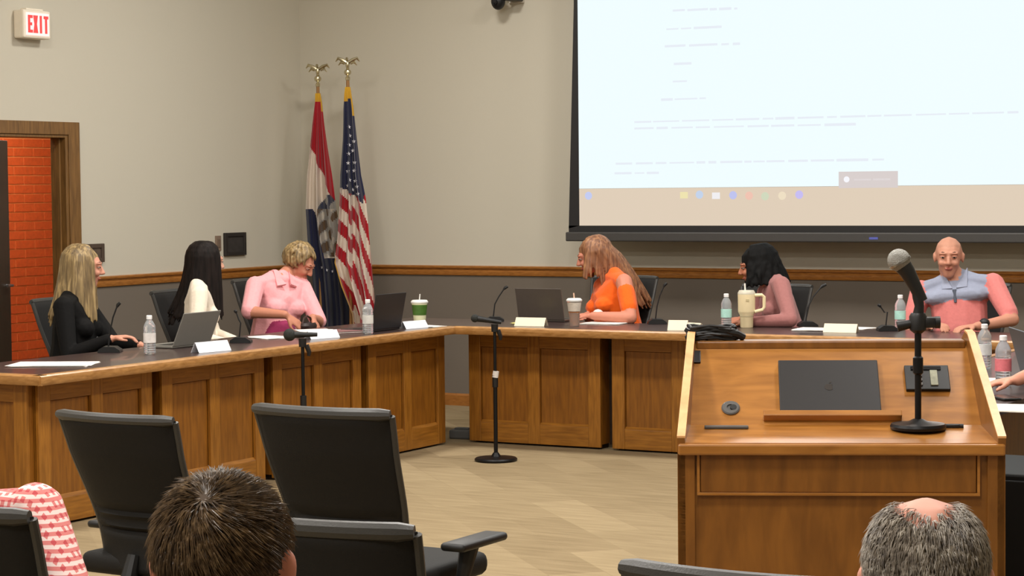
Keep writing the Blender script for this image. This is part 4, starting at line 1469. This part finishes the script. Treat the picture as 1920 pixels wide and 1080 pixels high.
def person(label, loc, yaw, neck, head, hyaw, hpitch, skin, shirt, pants, hands=(None, None), sleeve=1.0, wide=1.0, female=True, seed=0,
           voxel=0.007, tags=None, hints=None, scalp=None, yoke=None, under=None, legs=True, roll=0.0, hk=1.0, palms=(None, None), group=None, belly=0.0, cold=False, shoulders=None):
    """loc: floor point under the pelvis; neck/head/hands are world points; yaw in degrees"""
    root = thing('person', label, 'person', (loc[0], loc[1], 0), R(yaw), group)
    Mi = (Matrix.Translation((loc[0], loc[1], 0)) @ Matrix.Rotation(R(yaw), 4, 'Z')).inverted()
    N, Hd = Mi @ Vector(neck), Mi @ Vector(head)
    P = V(0, 0, 0.56)
    B = Body()
    zt = (N - P)
    L = zt.length
    zt.normalize()
    yt = V(0, 1, 0)
    if shoulders is not None:
        yt = Matrix.Rotation(R(shoulders), 3, 'Z') @ yt
    xt = yt.cross(zt).normalized()
    yt = zt.cross(xt).normalized()
    TR = Matrix((xt, yt, zt)).transposed()

    def tp(x, y, z):
        return P + TR @ V(x, y, z)
    k = L / 0.48
    w_ = wide
    st = 'shirt'
    B.add('pants', E_(P, (0.12 * w_, 0.165 * w_, 0.10)), E_(tp(0.0, 0, 0.05), (0.115 * w_, 0.155 * w_, 0.08), TR))
    B.add(st, E_(tp(0.005 + belly * 0.3, 0, 0.05), (0.118 * w_ + belly * 0.5, 0.16 * w_, 0.08), TR), E_(tp(0.01 + belly, 0, 0.19 * k), (0.112 * w_, 0.146 * w_, 0.09), TR))
    B.add(st, E_(tp(0.01 + belly, 0, 0.19 * k), (0.112 * w_, 0.146 * w_, 0.08), TR), E_(tp(0.005, 0, 0.33 * k), (0.108 * w_, 0.152 * w_, 0.08), TR))
    ty = yoke and 'yoke' or st
    sh = 0.165 * w_ if female else 0.19 * w_
    B.add(st, E_(tp(0.005, 0, 0.33 * k), (0.105 * w_, 0.15 * w_, 0.07), TR), E_(tp(-0.005, sh * 0.62, L - (0.15 if yoke else 0.085)), (0.07, 0.06, 0.05), TR), E_(tp(-0.005, -sh * 0.62, L - (0.15 if yoke else 0.085)), (0.07, 0.06, 0.05), TR))
    for s in (1, -1):
        B.add(ty, E_(tp(-0.01, 0.02 * s, L - 0.04), (0.06, 0.05, 0.045), TR), E_(tp(-0.004, sh * 0.9 * s, L - 0.075), (0.058, 0.05, 0.05), TR))
    for s in (1, -1):
        B.add(ty if not female else st, E_(tp(-0.02, 0.03 * s, L - 0.005), (0.042, 0.035, 0.03), TR), E_(tp(-0.012, sh * 0.75 * s, L - 0.07), (0.05, 0.04, 0.04), TR), E_(tp(-0.03, 0, L - 0.08), (0.05, 0.05, 0.04), TR))
    if yoke:
        B.add('yoke', E_(tp(0.04, sh * 0.55, L - 0.125), (0.086, 0.085, 0.05), TR), E_(tp(0.04, -sh * 0.55, L - 0.125), (0.086, 0.085, 0.05), TR), E_(tp(0.0, 0, L - 0.06), (0.07, 0.09, 0.04), TR))
    if female:
        for s in (1, -1):
            B.add(st, E_(tp(0.075 * w_, 0.062 * s * w_, 0.285 * k), (0.062 * w_, 0.068 * w_, 0.062), TR))
    if under:
        B.add('under', E_(tp(0.075, -0.02, 0.07), (0.10, 0.13 * w_, 0.08), TR), E_(tp(0.10, -0.02, 0.20), (0.055, 0.085 * w_, 0.045), TR))
    # head
    HM = Matrix.Translation(Hd) @ Matrix.Rotation(R(hyaw - yaw), 4, 'Z') @ Matrix.Rotation(R(hpitch), 4, 'Y') @ Matrix.Rotation(R(roll), 4, 'X')
    HR = HM.to_3x3()
    fs = 1.0 * hk if female else 1.06 * hk

    def hp(x, y, z):
        return HM @ (V(x, y, z) * fs)

    def HE(x, y, z, a, b, c):
        return E_(hp(x, y, z), (a * fs, b * fs, c * fs), HR)
    B.cone('skin', tp(-0.01, 0, L - 0.05), hp(-0.025, 0, -0.06), 0.054 if female else 0.066, 0.05 if female else 0.062)
    B.add('scalp' if scalp else 'skin', HE(-0.014, 0, 0.035, 0.097, 0.077, 0.086))
    B.add('skin', HE(0.022, 0, 0.03, 0.068, 0.068, 0.062), HE(0.03, 0, -0.03, 0.058, 0.06, 0.05))
    B.add('skin', HE(0.028, 0, -0.03, 0.058, 0.058, 0.05), HE(0.052, 0, -0.088, 0.026, 0.03, 0.022))
    B.add('skin', HE(-0.005, 0.035, -0.05, 0.03, 0.022, 0.03), HE(0.05, 0, -0.082, 0.026, 0.026, 0.02), HE(-0.005, -0.035, -0.05, 0.03, 0.022, 0.03))
    B.add('skin', HE(0.089, 0, 0.016, 0.01, 0.009, 0.01), HE(0.108, 0, -0.022, 0.0125, 0.012, 0.01))
    B.add('skin', HE(0.1, 0, -0.025, 0.012, 0.019, 0.009))
    for s in (1, -1):
        B.add('skin', HE(0.066, 0.033 * s, -0.022, 0.026, 0.024, 0.022))
        B.add('skin', HE(0.084, 0.014 * s, 0.034, 0.015, 0.014, 0.009), HE(0.077, 0.042 * s, 0.032, 0.015, 0.014, 0.009))
        B.add('skin', HE(-0.008, 0.077 * s, 0.0, 0.019, 0.008, 0.03), HE(-0.014, 0.083 * s, 0.012, 0.017, 0.006, 0.018))
    B.add('lip', HE(0.088, 0.012, -0.0545, 0.009, 0.012, 0.0055), HE(0.088, -0.012, -0.0545, 0.009, 0.012, 0.0055))
    # arms
    for i, s in enumerate((1, -1)):
        S = tp(-0.004, sh * s, L - 0.085)
        tgt = hands[i]
        T = Mi @ Vector(tgt) if tgt is not None else V(0.30, 0.13 * s, 0.70)
        hint = V(-0.35, 0.65 * s, -0.75)
        if hints and hints[i] is not None:
            hint = Mi.to_3x3() @ Vector(hints[i])
        El, Wr = ik(S, T, 0.285, 0.245, hint)
        a0 = 0.054 * (0.9 + 0.1 * w_) + (0.006 if not female else 0)
        if sleeve >= 1.0:
            B.cone(st, S, El, a0 + 0.006, 0.046)
            B.cone(st, El, S.lerp(El, 1.0).lerp(Wr, 0.93), 0.046, 0.034)
        else:
            if cold:
                B.cone('skin', S, S.lerp(El, 0.5), a0, 0.05)
                B.cone(st, S.lerp(El, 0.28), S.lerp(El, min(1, sleeve)), a0 + 0.004, 0.056)
            else:
                B.cone(st, S, S.lerp(El, min(1.0, sleeve)), a0 + 0.008, 0.056)
            if sleeve < 0.95:
                B.cone('skin', S.lerp(El, sleeve * 0.8), El, 0.046, 0.041)
            B.cone('skin', El, Wr, 0.041, 0.027)
        B.cone('skin', El.lerp(Wr, 0.85), Wr, 0.028, 0.025)
        d = (Wr - El).normalized()
        nrm = V(0, 0, 1)
        dd = V(d.x, d.y, d.z * 0.3)
        if palms[i] is not None:
            dd = Mi.to_3x3() @ Vector(palms[i][0])
            nrm = Mi.to_3x3() @ Vector(palms[i][1])
        hand(B, Wr + dd.normalized() * 0.012, dd, nrm, s * -1 * -1 if False else -s, curl=0.55, k=0.95 if female else 1.05)
    # legs
    if legs:
        for s in (1, -1):
            hip, kn, an = V(0.03, 0.09 * s, 0.55), V(0.42, 0.12 * s, 0.53), V(0.40, 0.12 * s, 0.10)
            B.cone('pants', hip, kn, 0.088 * (0.5 + 0.5 * w_), 0.06)
            B.cone('pants', kn, an, 0.058, 0.042)
            B.add('shoe', E_(V(0.40, 0.12 * s, 0.06), (0.045, 0.038, 0.045)), E_(V(0.53, 0.13 * s, 0.035), (0.06, 0.042, 0.03)))
    mats = {'skin': SKIN(seed, skin), 'shirt': shirt, 'pants': pants, 'lip': mat('lip_%d' % seed, tuple(int(x * y) for x, y in zip(skin, (0.86, 0.66, 0.66))), 0.45), 'shoe': PLASTIC}
    if scalp:
        mats['scalp'] = scalp
    if yoke:
        mats['yoke'] = yoke
    if under:
        mats['under'] = under
    body = B.build('body', voxel, mats, root)
    # eyes and brows
    for s in (1, -1):
        ey = part('eye', MB().ell(hp(0.079, 0.031 * s, 0.012), (0.0115 * fs, 0.0135 * fs, 0.0062 * fs), HR), mat('eye_white', (206, 196, 188), 0.3), root, True)
        part('iris', MB().ell(hp(0.089, 0.031 * s, 0.0115), (0.004 * fs, 0.0062 * fs, 0.0062 * fs), HR), mat('iris_dark', (40, 28, 22), 0.2), ey, True)
        part('eyelid', MB().ell(hp(0.0785, 0.031 * s, 0.0175), (0.0155 * fs, 0.018 * fs, 0.0058 * fs), HR), mats['skin'], ey, True)
        part('eyebrow', MB().tube([hp(0.091, 0.014 * s, 0.036), hp(0.087, 0.033 * s, 0.041), hp(0.074, 0.051 * s, 0.036)], [0.003, 0.0038, 0.002], 6), mat('brow_%d' % seed, tuple(int(x * 0.5) for x in skin), 0.7), root, True)
    return root, HM, fs, Mi, tp, L


def hair_long(root, HM, fs, mt, length, front=52, flare=0.02, back=0.0, n=58, vol=1.0, wave=0.0, seed=1, capshift=-0.02, lr=0.0145, bexp=2.0, over=None, front_len=None):
    rr = random.Random(seed)
    B = Body()
    HR = HM.to_3x3()
    B.add('h', E_(HM @ (V(capshift, 0, 0.038) * fs), (0.098 * vol * fs, 0.085 * vol * fs, 0.092 * vol * fs), HR), E_(HM @ (V(-0.05, 0, -0.02) * fs), (0.055 * vol * fs, 0.07 * vol * fs, 0.06 * fs), HR))
    for i in range(n):
        ph_ = R(front + (360 - 2 * front) * i / (n - 1)) + rr.uniform(-0.04, 0.04)
        cx, sy = math.cos(ph_), math.sin(ph_)
        pts = []
        for e in (80, 60, 40, 20, 2):
            ee = R(e)
            r1 = 1.0 + rr.uniform(-0.02, 0.04)
            pts.append(HM @ (V(capshift + 0.1 * vol * cx * math.cos(ee) * r1, 0.088 * vol * sy * math.cos(ee) * r1, 0.036 + 0.095 * vol * math.sin(ee)) * fs))
        p0 = pts[-1]
        c0 = HM @ (V(capshift, 0, 0.03) * fs)
        out = V(p0.x - c0.x, p0.y - c0.y, 0).normalized()
        ln = length * rr.uniform(0.86, 1.05)
        if front_len and (cx > 0.1):
            ln = front_len * rr.uniform(0.9, 1.05)
        for j in range(1, 8):
            t = j / 7
            w1 = wave * math.sin(t * 9 + i * 1.3)
            q_ = p0 + V(0, 0, -ln * t) + out * (flare * t + w1) + V(-back * min(1.0, max(0.0, (0.35 - cx) / 0.7)) * t ** bexp, 0, 0)
            if over:
                q_ = over(q_, t)
            pts.append(q_)
        rad = [0.008] + [lr] * 4 + [lr * (1.0 - 0.55 * (j / 7) ** 2) for j in range(1, 8)]
        B.t['h'].tube(pts, [x * rr.uniform(0.85, 1.1) for x in rad], 6)
    return B.build('hair', 0.0065, {'h': mt}, root, 1)


def hair_curls(root, HM, fs, mt, n=150, seed=1, front=60, r=0.02, low=-0.05):
    rr = random.Random(seed)
    B = Body()
    HR = HM.to_3x3()
    B.add('h', E_(HM @ (V(-0.024, 0, 0.04) * fs), (0.094 * fs, 0.083 * fs, 0.09 * fs), HR))
    done = 0
    while done < n:
        ph_ = rr.uniform(-math.pi, math.pi)
        e = rr.uniform(-0.55, 1.5)
        if abs(math.degrees(ph_)) < front and e < 0.55:
            continue
        z = 0.036 + 0.094 * math.sin(e)
        if z < low:
            continue
        c = HM @ (V(-0.02 + 0.1 * math.cos(ph_) * math.cos(e), 0.086 * math.sin(ph_) * math.cos(e), z) * fs)
        nn = V(math.cos(ph_) * math.cos(e), math.sin(ph_) * math.cos(e), math.sin(e))
        fl = V(nn.x * 0.8 + 0.35, nn.y * 1.2 + 0.25, -0.75) + V(rr.uniform(-0.5, 0.5), rr.uniform(-0.5, 0.5), rr.uniform(-0.4, 0.4))
        fl = (fl - nn * fl.dot(nn)).normalized()
        d = HR @ fl
        up = HR @ nn
        s_ = r * rr.uniform(0.7, 1.1)
        B.t['h'].tube([c - d * s_ * 1.2 - up * 0.008, c + up * s_ * 0.25, c + d * s_ * 1.2 + up * s_ * 0.25, c + d * s_ * 2.2 - up * s_ * 0.2], [s_ * 0.3, s_ * 0.45, s_ * 0.38, s_ * 0.1], 6)
        done += 1
    return B.build('hair', 0.0055, {'h': mt}, root, 1)


def strands(root, HM, fs, mt, n, test, length, flow, width=0.0011, seed=1, lift=0.25, shell=(0.1, 0.081, 0.09), name='hair'):
    """short hairs as thin three-sided blades growing from the head's surface"""
    rr = random.Random(seed)
    mb = MB()
    made = 0
    tries = 0
    while made < n and tries < n * 12:
        tries += 1
        z = rr.uniform(-0.8, 1)
        ph_ = rr.uniform(-math.pi, math.pi)
        cz = math.sqrt(max(0, 1 - z * z))
        nrm = V(cz * math.cos(ph_), cz * math.sin(ph_), z)
        if not test(nrm, rr):
            continue
        base = V(-0.014 + shell[0] * nrm.x, shell[1] * nrm.y, 0.035 + shell[2] * nrm.z)
        fl = flow(nrm, rr)
        fl = (fl - nrm * fl.dot(nrm))
        if fl.length < 1e-4:
            continue
        fl.normalize()
        L = length(nrm) * rr.uniform(0.6, 1.15)
        sd = nrm.cross(fl).normalized() * width * rr.uniform(0.7, 1.3)
        lf = lift * rr.uniform(0.3, 1.3)
        jt = V(rr.uniform(-1, 1), rr.uniform(-1, 1), rr.uniform(-1, 1)) * 0.12
        p1 = base + (fl + nrm * lf + jt).normalized() * L * 0.5
        p2 = p1 + (fl + nrm * (lf * 0.2) + jt * 1.5 - nrm * 0.15).normalized() * L * 0.5
        up = nrm * width * 0.8
        pts = [base - sd - nrm * 0.004, base + sd - nrm * 0.004, p1 - sd * 0.8, p1 + sd * 0.8, p1 + up, p2]
        mb.add([HM @ (q_ * fs) for q_ in pts], [(0, 1, 3, 2), (2, 4, 5), (4, 3, 5), (3, 2, 5), (0, 2, 4), (1, 4, 3)])
        made += 1
    me = bpy.data.meshes.new(name)
    me.from_pydata(mb.v, [], mb.f)
    return put(name, me, mt, root)


def cl_(name, rgb, **k):
    d = dict(rough=0.8, noise=0.1, scale=60, bump=0.15, sheen=0.15, spec=0.2)
    d.update(k)
    return mat(name, rgb, **d)


def dais_chair(label, u, v, rz, sd, ax, val):
    """chair whose upper corner (sd -1 / 1 of its back) is seen at (u, v), its back standing on the plane axis = val"""
    p = at(u, v, ax, val)
    k = min(1.13, max(1.0, p.z / 0.985))
    q_ = Matrix.Rotation(rz, 3, 'Z') @ Vector(back_point(sd, 1.0, 0))
    c = chair(label, (p.x - q_.x, p.y - q_.y), rz, G2)
    c.scale = (1, 1, k)
    return c


HB = lambda nm, a, b, c=None, rg=0.5: streak(nm, a, b, (22, 22, 1.6), 3.2, rg, 0.5, 0.0, (0.32, 0.68), c)
DKP = cl_('trousers_dark', (30, 30, 36))
GP = 'council members seated at the dais'

# 1: long blond hair, black jacket
hx = -8.06
h1 = at(158, 503, 0, hx)
n1 = at(142, 546, 0, hx - 0.02)
l1 = (n1.x - 0.03, n1.y - 0.03)
hd1 = at(262, 648, 0, -7.72)
r_, HM, fs, Mi, tp, L = person('person in a black jacket seated at the dais by the doorway', l1, 22, n1, h1, 38, 4, (206, 146, 122), cl_('jacket_black', (13, 12, 12), sheen=0.0), DKP,
                               hands=(hd1, (-7.74, 9.16, TOPZ + 0.05)), seed=1, wide=1.08, group=GP, hints=((-0.2, 0.3, -0.9), (-0.2, -0.5, -1.0)))
hair_long(r_, HM, fs, HB('hair_blond', (92, 74, 48), (178, 152, 104), (128, 106, 70)), 0.36, front=54, flare=0.03, back=0.055, seed=3, vol=1.04)
dais_chair('black chair behind the person in the black jacket', 60, 562, R(-90), 1, 0, -8.42)
# 2: long dark hair, white top
h2 = at(388, 494, 0, hx)
n2 = at(376, 524, 0, hx)
l2 = (n2.x - 0.05, n2.y - 0.02)
r_, HM, fs, Mi, tp, L = person('person in a white top seated behind an open grey laptop', l2, 38, n2, h2, 62, 2, (214, 158, 134), cl_('top_white', (236, 222, 202)), DKP,
                               hands=((-7.84, 10.48, 0.69), (-7.80, 10.34, 0.69)), seed=2, wide=1.0, group=GP)
hair_long(r_, HM, fs, HB('hair_dark', (14, 10, 8), (34, 26, 23), None, 0.62), 0.40, front=50, flare=0.022, back=0.10, seed=5, vol=1.05)
dais_chair('black chair behind the person in the white top', 285, 546, R(-90), 1, 0, -8.42)
# 3: short blond hair, pink shirt, looking down
h3 = at(561, 494, 0, hx)
n3 = at(526, 513, 0, hx - 0.02)
l3 = (n3.x - 0.06, n3.y - 0.02)
PINK = cl_('shirt_pink', (240, 168, 172))
w3a, w3b = at(534, 590, 0, -7.80), at(586, 596, 0, -7.76)
r_, HM, fs, Mi, tp, L = person('person in a pink shirt looking down into a handbag', l3, -18, n3, h3, 12, 32, (196, 130, 104), PINK, DKP,
                               hands=(w3b, w3a), sleeve=0.97, seed=3, wide=1.14, group=GP, under=cl_('under_maroon', (150, 48, 88)),
                               hints=((0.2, 0.6, -0.9), (-0.4, -0.9, -0.5)), palms=(((0.5, -0.3, -0.6), (0.5, 0.2, 0.7)), ((0.5, 0.5, -0.5), (0.4, -0.4, 0.7))))
hair_curls(r_, HM, fs, HB('hair_short_blond', (92, 74, 46), (178, 152, 106), (136, 112, 72)), 190, 4, 48, 0.024)
for s in (1, -1):
    cm = MB()
    a, b, c, d_ = tp(0.005, 0.062 * s, L + 0.02), tp(0.10, 0.018 * s, L - 0.055), tp(0.085, 0.078 * s, L - 0.07), tp(-0.055, 0.055 * s, L + 0.01)
    cm.add([a, b, c, d_, a + V(0, 0, -0.012), b + V(-0.012, 0, -0.01), c + V(-0.012, 0, -0.012), d_ + V(0, 0, -0.012)], [(0, 1, 2, 3), (7, 6, 5, 4), (0, 4, 5, 1), (1, 5, 6, 2), (2, 6, 7, 3), (3, 7, 4, 0)])
    part('collar', cm, PINK, r_)
bg = thing('handbag', 'dark brown handbag held open by the person in the pink shirt', 'bag', at(576, 622, 0, -7.74), R(10))
part('pouch', MB().lathe([(0.0, -0.03), (0.05, -0.03), (0.066, 0.0), (0.07, 0.04), (0.058, 0.058), (0.05, 0.04), (0.0, 0.03)], 20, Matrix.Diagonal((0.8, 1.25, 1, 1))), mat('bag_leather', (42, 26, 22), 0.5, noise=0.2), bg, True)
part('strap', MB().tube([(0.0, -0.075, 0.045), (0.0, -0.05, 0.085), (0.0, 0.0, 0.1), (0.0, 0.05, 0.085), (0.0, 0.075, 0.045)], 0.006, 8), mat('bag_strap', (58, 36, 30), 0.5), bg, True)
dais_chair('black chair behind the person in the pink shirt', 437, 525, R(-94), 1, 0, -8.42)
chair('empty black chair by the doorway at the end of the dais', (-8.25, 8.42), R(-90 + 25), G2)
# 4: long auburn hair, orange shirt
hy = 12.36
h4 = at(1112, 483, 1, hy)
n4 = at(1143, 509, 1, hy)
l4 = (n4.x + 0.09, n4.y + 0.02)
w4 = at(1112, 592, 1, 12.02)
r_, HM, fs, Mi, tp, L = person('person in an orange open-shoulder shirt writing at the dais', l4, 228, n4, h4, 207, 14, (198, 128, 104), cl_('shirt_orange', (238, 98, 22)), DKP,
                               hands=(w4, at(1100, 592, 1, 12.28)), sleeve=0.72, cold=True, seed=4, wide=1.30, group=GP, hints=((0.9, -0.3, -0.7), None))
hair_long(r_, HM, fs, HB('hair_auburn', (92, 56, 34), (168, 120, 80), (130, 84, 54)), 0.40, front=60, flare=0.03, back=0.25, seed=8, vol=1.08, front_len=0.17, bexp=0.75)
wr = part('wristwatch', MB().ell(Mi @ (w4 + V(0.02, 0.03, 0.015)), (0.034, 0.034, 0.026)), mat('watch_white', (226, 222, 216), 0.3), r_, True, label='white wristwatch')
dais_chair('black chair behind the person in the orange shirt', 1232, 518, R(180), -1, 1, 12.72)
# 5: shoulder-length black hair, mauve blazer
h5 = at(1418, 502, 1, hy)
n5 = at(1441, 518, 1, hy)
l5 = (n5.x + 0.17, n5.y + 0.02)
w5 = at(1408, 604, 1, 12.04)
r_, HM, fs, Mi, tp, L = person('person in a mauve blazer leaning forward at the dais', l5, 222, n5, h5, 205, 8, (176, 112, 84), cl_('blazer_mauve', (156, 104, 101)), DKP,
                               hands=(w5, at(1388, 600, 1, 12.2)), seed=5, wide=1.0, group=GP, hints=((0.95, -0.4, -0.6), None))
hair_long(r_, HM, fs, HB('hair_black', (5, 5, 5), (14, 13, 13), None, 0.72), 0.15, front=62, flare=0.05, back=0.03, seed=9, vol=1.14, wave=0.006, lr=0.02)
dais_chair('black chair behind the person in the mauve blazer', 1522, 534, R(180), -1, 1, 12.70)
# 6: man in a pink and grey polo
h6 = at(1779, 484, 1, hy)
n6 = at(1791, 513, 1, hy + 0.03)
l6 = (n6.x + 0.05, n6.y + 0.04)
w6 = at(1832, 612, 1, 12.12)
POLO, YOKE = cl_('polo_pink', (212, 124, 120)), cl_('polo_grey', (146, 152, 172))
r_, HM, fs, Mi, tp, L = person('person in a pink polo shirt with a grey yoke seated at the dais', l6, 280, n6, h6, 287, 3, (194, 136, 112), POLO, DKP,
                               hands=(w6, at(1745, 610, 1, 12.1)), sleeve=0.82, female=False, wide=1.12, seed=6, group=GP, yoke=YOKE, belly=0.03,
                               scalp=mat('stubble', (184, 130, 106), 0.6, noise=0.12, scale=180), hints=((0.9, 0.1, -0.55), None))
for s in (1, -1):
    cm = MB()
    a, b, c, d_ = tp(0.0, 0.075 * s, L + 0.03), tp(0.105, 0.012 * s, L - 0.075), tp(0.095, 0.075 * s, L - 0.075), tp(-0.06, 0.07 * s, L + 0.01)
    cm.add([a, b, c, d_, a + V(0, 0, -0.012), b + V(-0.012, 0, -0.01), c + V(-0.012, 0, -0.012), d_ + V(0, 0, -0.012)], [(0, 1, 2, 3), (7, 6, 5, 4), (0, 4, 5, 1), (1, 5, 6, 2), (2, 6, 7, 3), (3, 7, 4, 0)])
    part('collar', cm, YOKE, r_)
part('placket', MB().tube([tp(0.105, 0, L - 0.085), tp(0.125, 0, L - 0.16)], [0.013, 0.008], 6), mat('placket_dark', (84, 90, 104), 0.8), r_)
dl = (w6 - V(l6[0], l6[1], TOPZ))
part('wristwatch', MB().ell(Mi @ (w6 + V(0.035, 0.03, 0.02)), (0.034, 0.032, 0.028)), PLASTIC, r_, True, label='black wristwatch')
dais_chair('black chair behind the person in the polo shirt', 1895, 532, R(180), -1, 1, 12.72)
# 7: arm at the edge, person on the wing beside the lectern
w7 = at(1906, 732, 2, TOPZ + 0.06)
l7 = (-1.92, 9.05)
n7 = V(-2.12, 9.08, 1.13)
r_, HM, fs, Mi, tp, L = person('person in a grey short-sleeved shirt reaching over the wing beside the lectern', l7, 172, n7, n7 + V(-0.06, 0, 0.15), 172, 5, (206, 142, 118), cl_('shirt_grey', (104, 110, 120)), DKP,
                               hands=(V(-2.5, 8.6, TOPZ + 0.05), w7), sleeve=0.8, female=False, wide=1.0, seed=7, group=GP, scalp=mat('hair_scalp_brown', (62, 46, 36), 0.6))
chair('black chair behind the person in the grey shirt', (l7[0] + 0.07, l7[1]), R(82), G2)

for _n in ('hair_black', 'hair_dark'):
    MATS[_n].node_tree.nodes['Principled BSDF'].inputs['Specular IOR Level'].default_value = 0.15

# ------------------------------------------------------------------ audience
GA = 'people seated in the audience'
# brown-haired man seen from behind
d8 = 2.42
c8 = CAM + (FWD + RGT * ((424 - 960) / FPX) - UPV * ((1076 - 540) / FPX)) * d8
yw = 90 + 20
r_, HM, fs, Mi, tp, L = person('person facing away in the audience behind the empty task chairs', (c8.x + 0.03, c8.y - 0.09), yw, V(c8.x + 0.01, c8.y - 0.06, c8.z - 0.14), c8, yw, 2, (214, 140, 118), cl_('shirt_navy', (44, 48, 62)), DKP,
                               female=False, wide=1.0, seed=8, group=GA, voxel=0.006, hk=0.91, scalp=mat('scalp_brown', (70, 52, 34), 0.7, noise=0.15, scale=120))
BRN = streak('hair_brown', (54, 40, 26), (122, 98, 68), (30, 30, 30), 3.0, 0.42, 0.1, 0.0, (0.3, 0.7), (82, 62, 40))


def flow_swirl(n, rr):
    # whorl at the back of the crown, combed outwards and down
    w0 = V(-0.62, 0.06, 0.78).normalized()
    d = n - w0
    return d + w0.cross(d) * 0.55 + V(0, 0, -0.35 if n.z < 0.5 else 0.0)


strands(r_, HM, fs, BRN, 9500, lambda n, rr: n.z > -0.42 and not (n.x > 0.35 and n.z < 0.35) and not (abs(n.y) > 0.9 and n.z < 0.12), lambda n: 0.036 if n.z > 0.0 else 0.02, flow_swirl, 0.0012, 3, 0.12, (0.095, 0.076, 0.084))
chair('black task chair under the person behind the empty task chairs', (c8.x + 0.06, c8.y - 0.14), R(yw - 90), G1)
# balding grey-haired man seen from behind
d9 = 2.68
c9 = CAM + (FWD + RGT * ((1737 - 960) / FPX) - UPV * ((1104 - 540) / FPX)) * d9
yw = 90 + 16
r_, HM, fs, Mi, tp, L = person('person facing away in the audience in front of the lectern', (c9.x + 0.03, c9.y - 0.09), yw, V(c9.x + 0.01, c9.y - 0.06, c9.z - 0.14), c9, yw, 4, (214, 150, 128), cl_('shirt_slate', (70, 76, 86)), DKP,
                               female=False, wide=1.0, seed=9, group=GA, voxel=0.006, hk=0.915, scalp=SKIN(9, (214, 150, 128)))
GRY = streak('hair_grey', (92, 84, 78), (196, 188, 176), (30, 30, 30), 3.0, 0.45, 0.1, 0.0, (0.3, 0.7), (146, 136, 124))


def bald(n, rr):
    if n.z < -0.75:
        return False
    q_ = math.hypot((n.x - 0.05) / 0.8, n.y / 0.55)
    if n.z > 0.35 and q_ < 1.0:
        return rr.random() < max(0.0, q_ - 0.62) * 0.7
    return not (n.x > 0.45)


def flow_down(n, rr):
    return V(-0.25, 0.12 * n.y, -1.0) + V(rr.uniform(-0.3, 0.3), rr.uniform(-0.3, 0.3), 0)


strands(r_, HM, fs, GRY, 9000, bald, lambda n: 0.026, flow_down, 0.0011, 6, 0.14, (0.097, 0.078, 0.087))
chair('black task chair under the audience member in front of the lectern', (c9.x + 0.06, c9.y - 0.14), R(yw - 90), G1)


# person in a red and white plaid shirt, mostly outside the frame
def plaid():
    mt, nt, b = new_mat('plaid_red')
    b.inputs['Roughness'].default_value = 0.85
    tc = nt.nodes.new('ShaderNodeTexCoord')
    outs = []
    for ax, sc, lo in (('X', 17, 0.45), ('Z', 19, 0.5), ('Y', 17, 0.55)):
        wv = nt.nodes.new('ShaderNodeTexWave')
        wv.bands_direction = ax
        wv.inputs['Scale'].default_value = sc
        wv.inputs['Distortion'].default_value = 0.8
        wv.inputs['Detail Scale'].default_value = 0.6
        nt.links.new(tc.outputs['Object'], wv.inputs['Vector'])
        st_ = nt.nodes.new('ShaderNodeMath')
        st_.operation = 'GREATER_THAN'
        st_.inputs[1].default_value = lo
        nt.links.new(wv.outputs['Fac'], st_.inputs[0])
        outs.append(st_.outputs[0])
    mxv = nt.nodes.new('ShaderNodeMath')
    mxv.operation = 'MAXIMUM'
    nt.links.new(outs[0], mxv.inputs[0])
    nt.links.new(outs[2], mxv.inputs[1])
    a = nt.nodes.new('ShaderNodeMath')
    a.operation = 'ADD'
    nt.links.new(mxv.outputs[0], a.inputs[0])
    nt.links.new(outs[1], a.inputs[1])
    dv = nt.nodes.new('ShaderNodeMath')
    dv.operation = 'MULTIPLY'
    dv.inputs[1].default_value = 0.5
    nt.links.new(a.outputs[0], dv.inputs[0])
    cr = nt.nodes.new('ShaderNodeValToRGB')
    cr.color_ramp.elements[0].position = 0.1
    cr.color_ramp.elements[0].color = lin((190, 72, 78))
    cr.color_ramp.elements[1].position = 0.9
    cr.color_ramp.elements[1].color = lin((232, 208, 202))
    e = cr.color_ramp.elements.new(0.5)
    e.color = lin((212, 122, 118))
    nt.links.new(dv.outputs[0], cr.inputs['Fac'])
    nt.links.new(cr.outputs['Color'], b.inputs['Base Color'])
    return mt


pq_ = Vector((lF.x, lF.y + 0.02, 0)) - R0 * 0.235
r_, HM, fs, Mi, tp, L = person('person in a red and white plaid shirt seated in the audience', (pq_.x + 0.1, pq_.y), 95, V(pq_.x - 0.02, pq_.y + 0.03, 0.95), V(pq_.x - 0.1, pq_.y + 0.07, 1.09), 95, 5, (210, 146, 122), plaid(), DKP,
                               hands=(None, V(pq_.x + 0.42, pq_.y + 0.2, 0.64)), female=False, wide=1.08, seed=10, group=GA, voxel=0.007, scalp=mat('scalp_dark', (48, 36, 28), 0.7), hk=0.95)
strands(r_, HM, fs, BRN, 2500, lambda n, rr: n.z > -0.4 and not (n.x > 0.35 and n.z < 0.35), lambda n: 0.03, flow_swirl, 0.0016, 12, 0.12, (0.095, 0.076, 0.084))
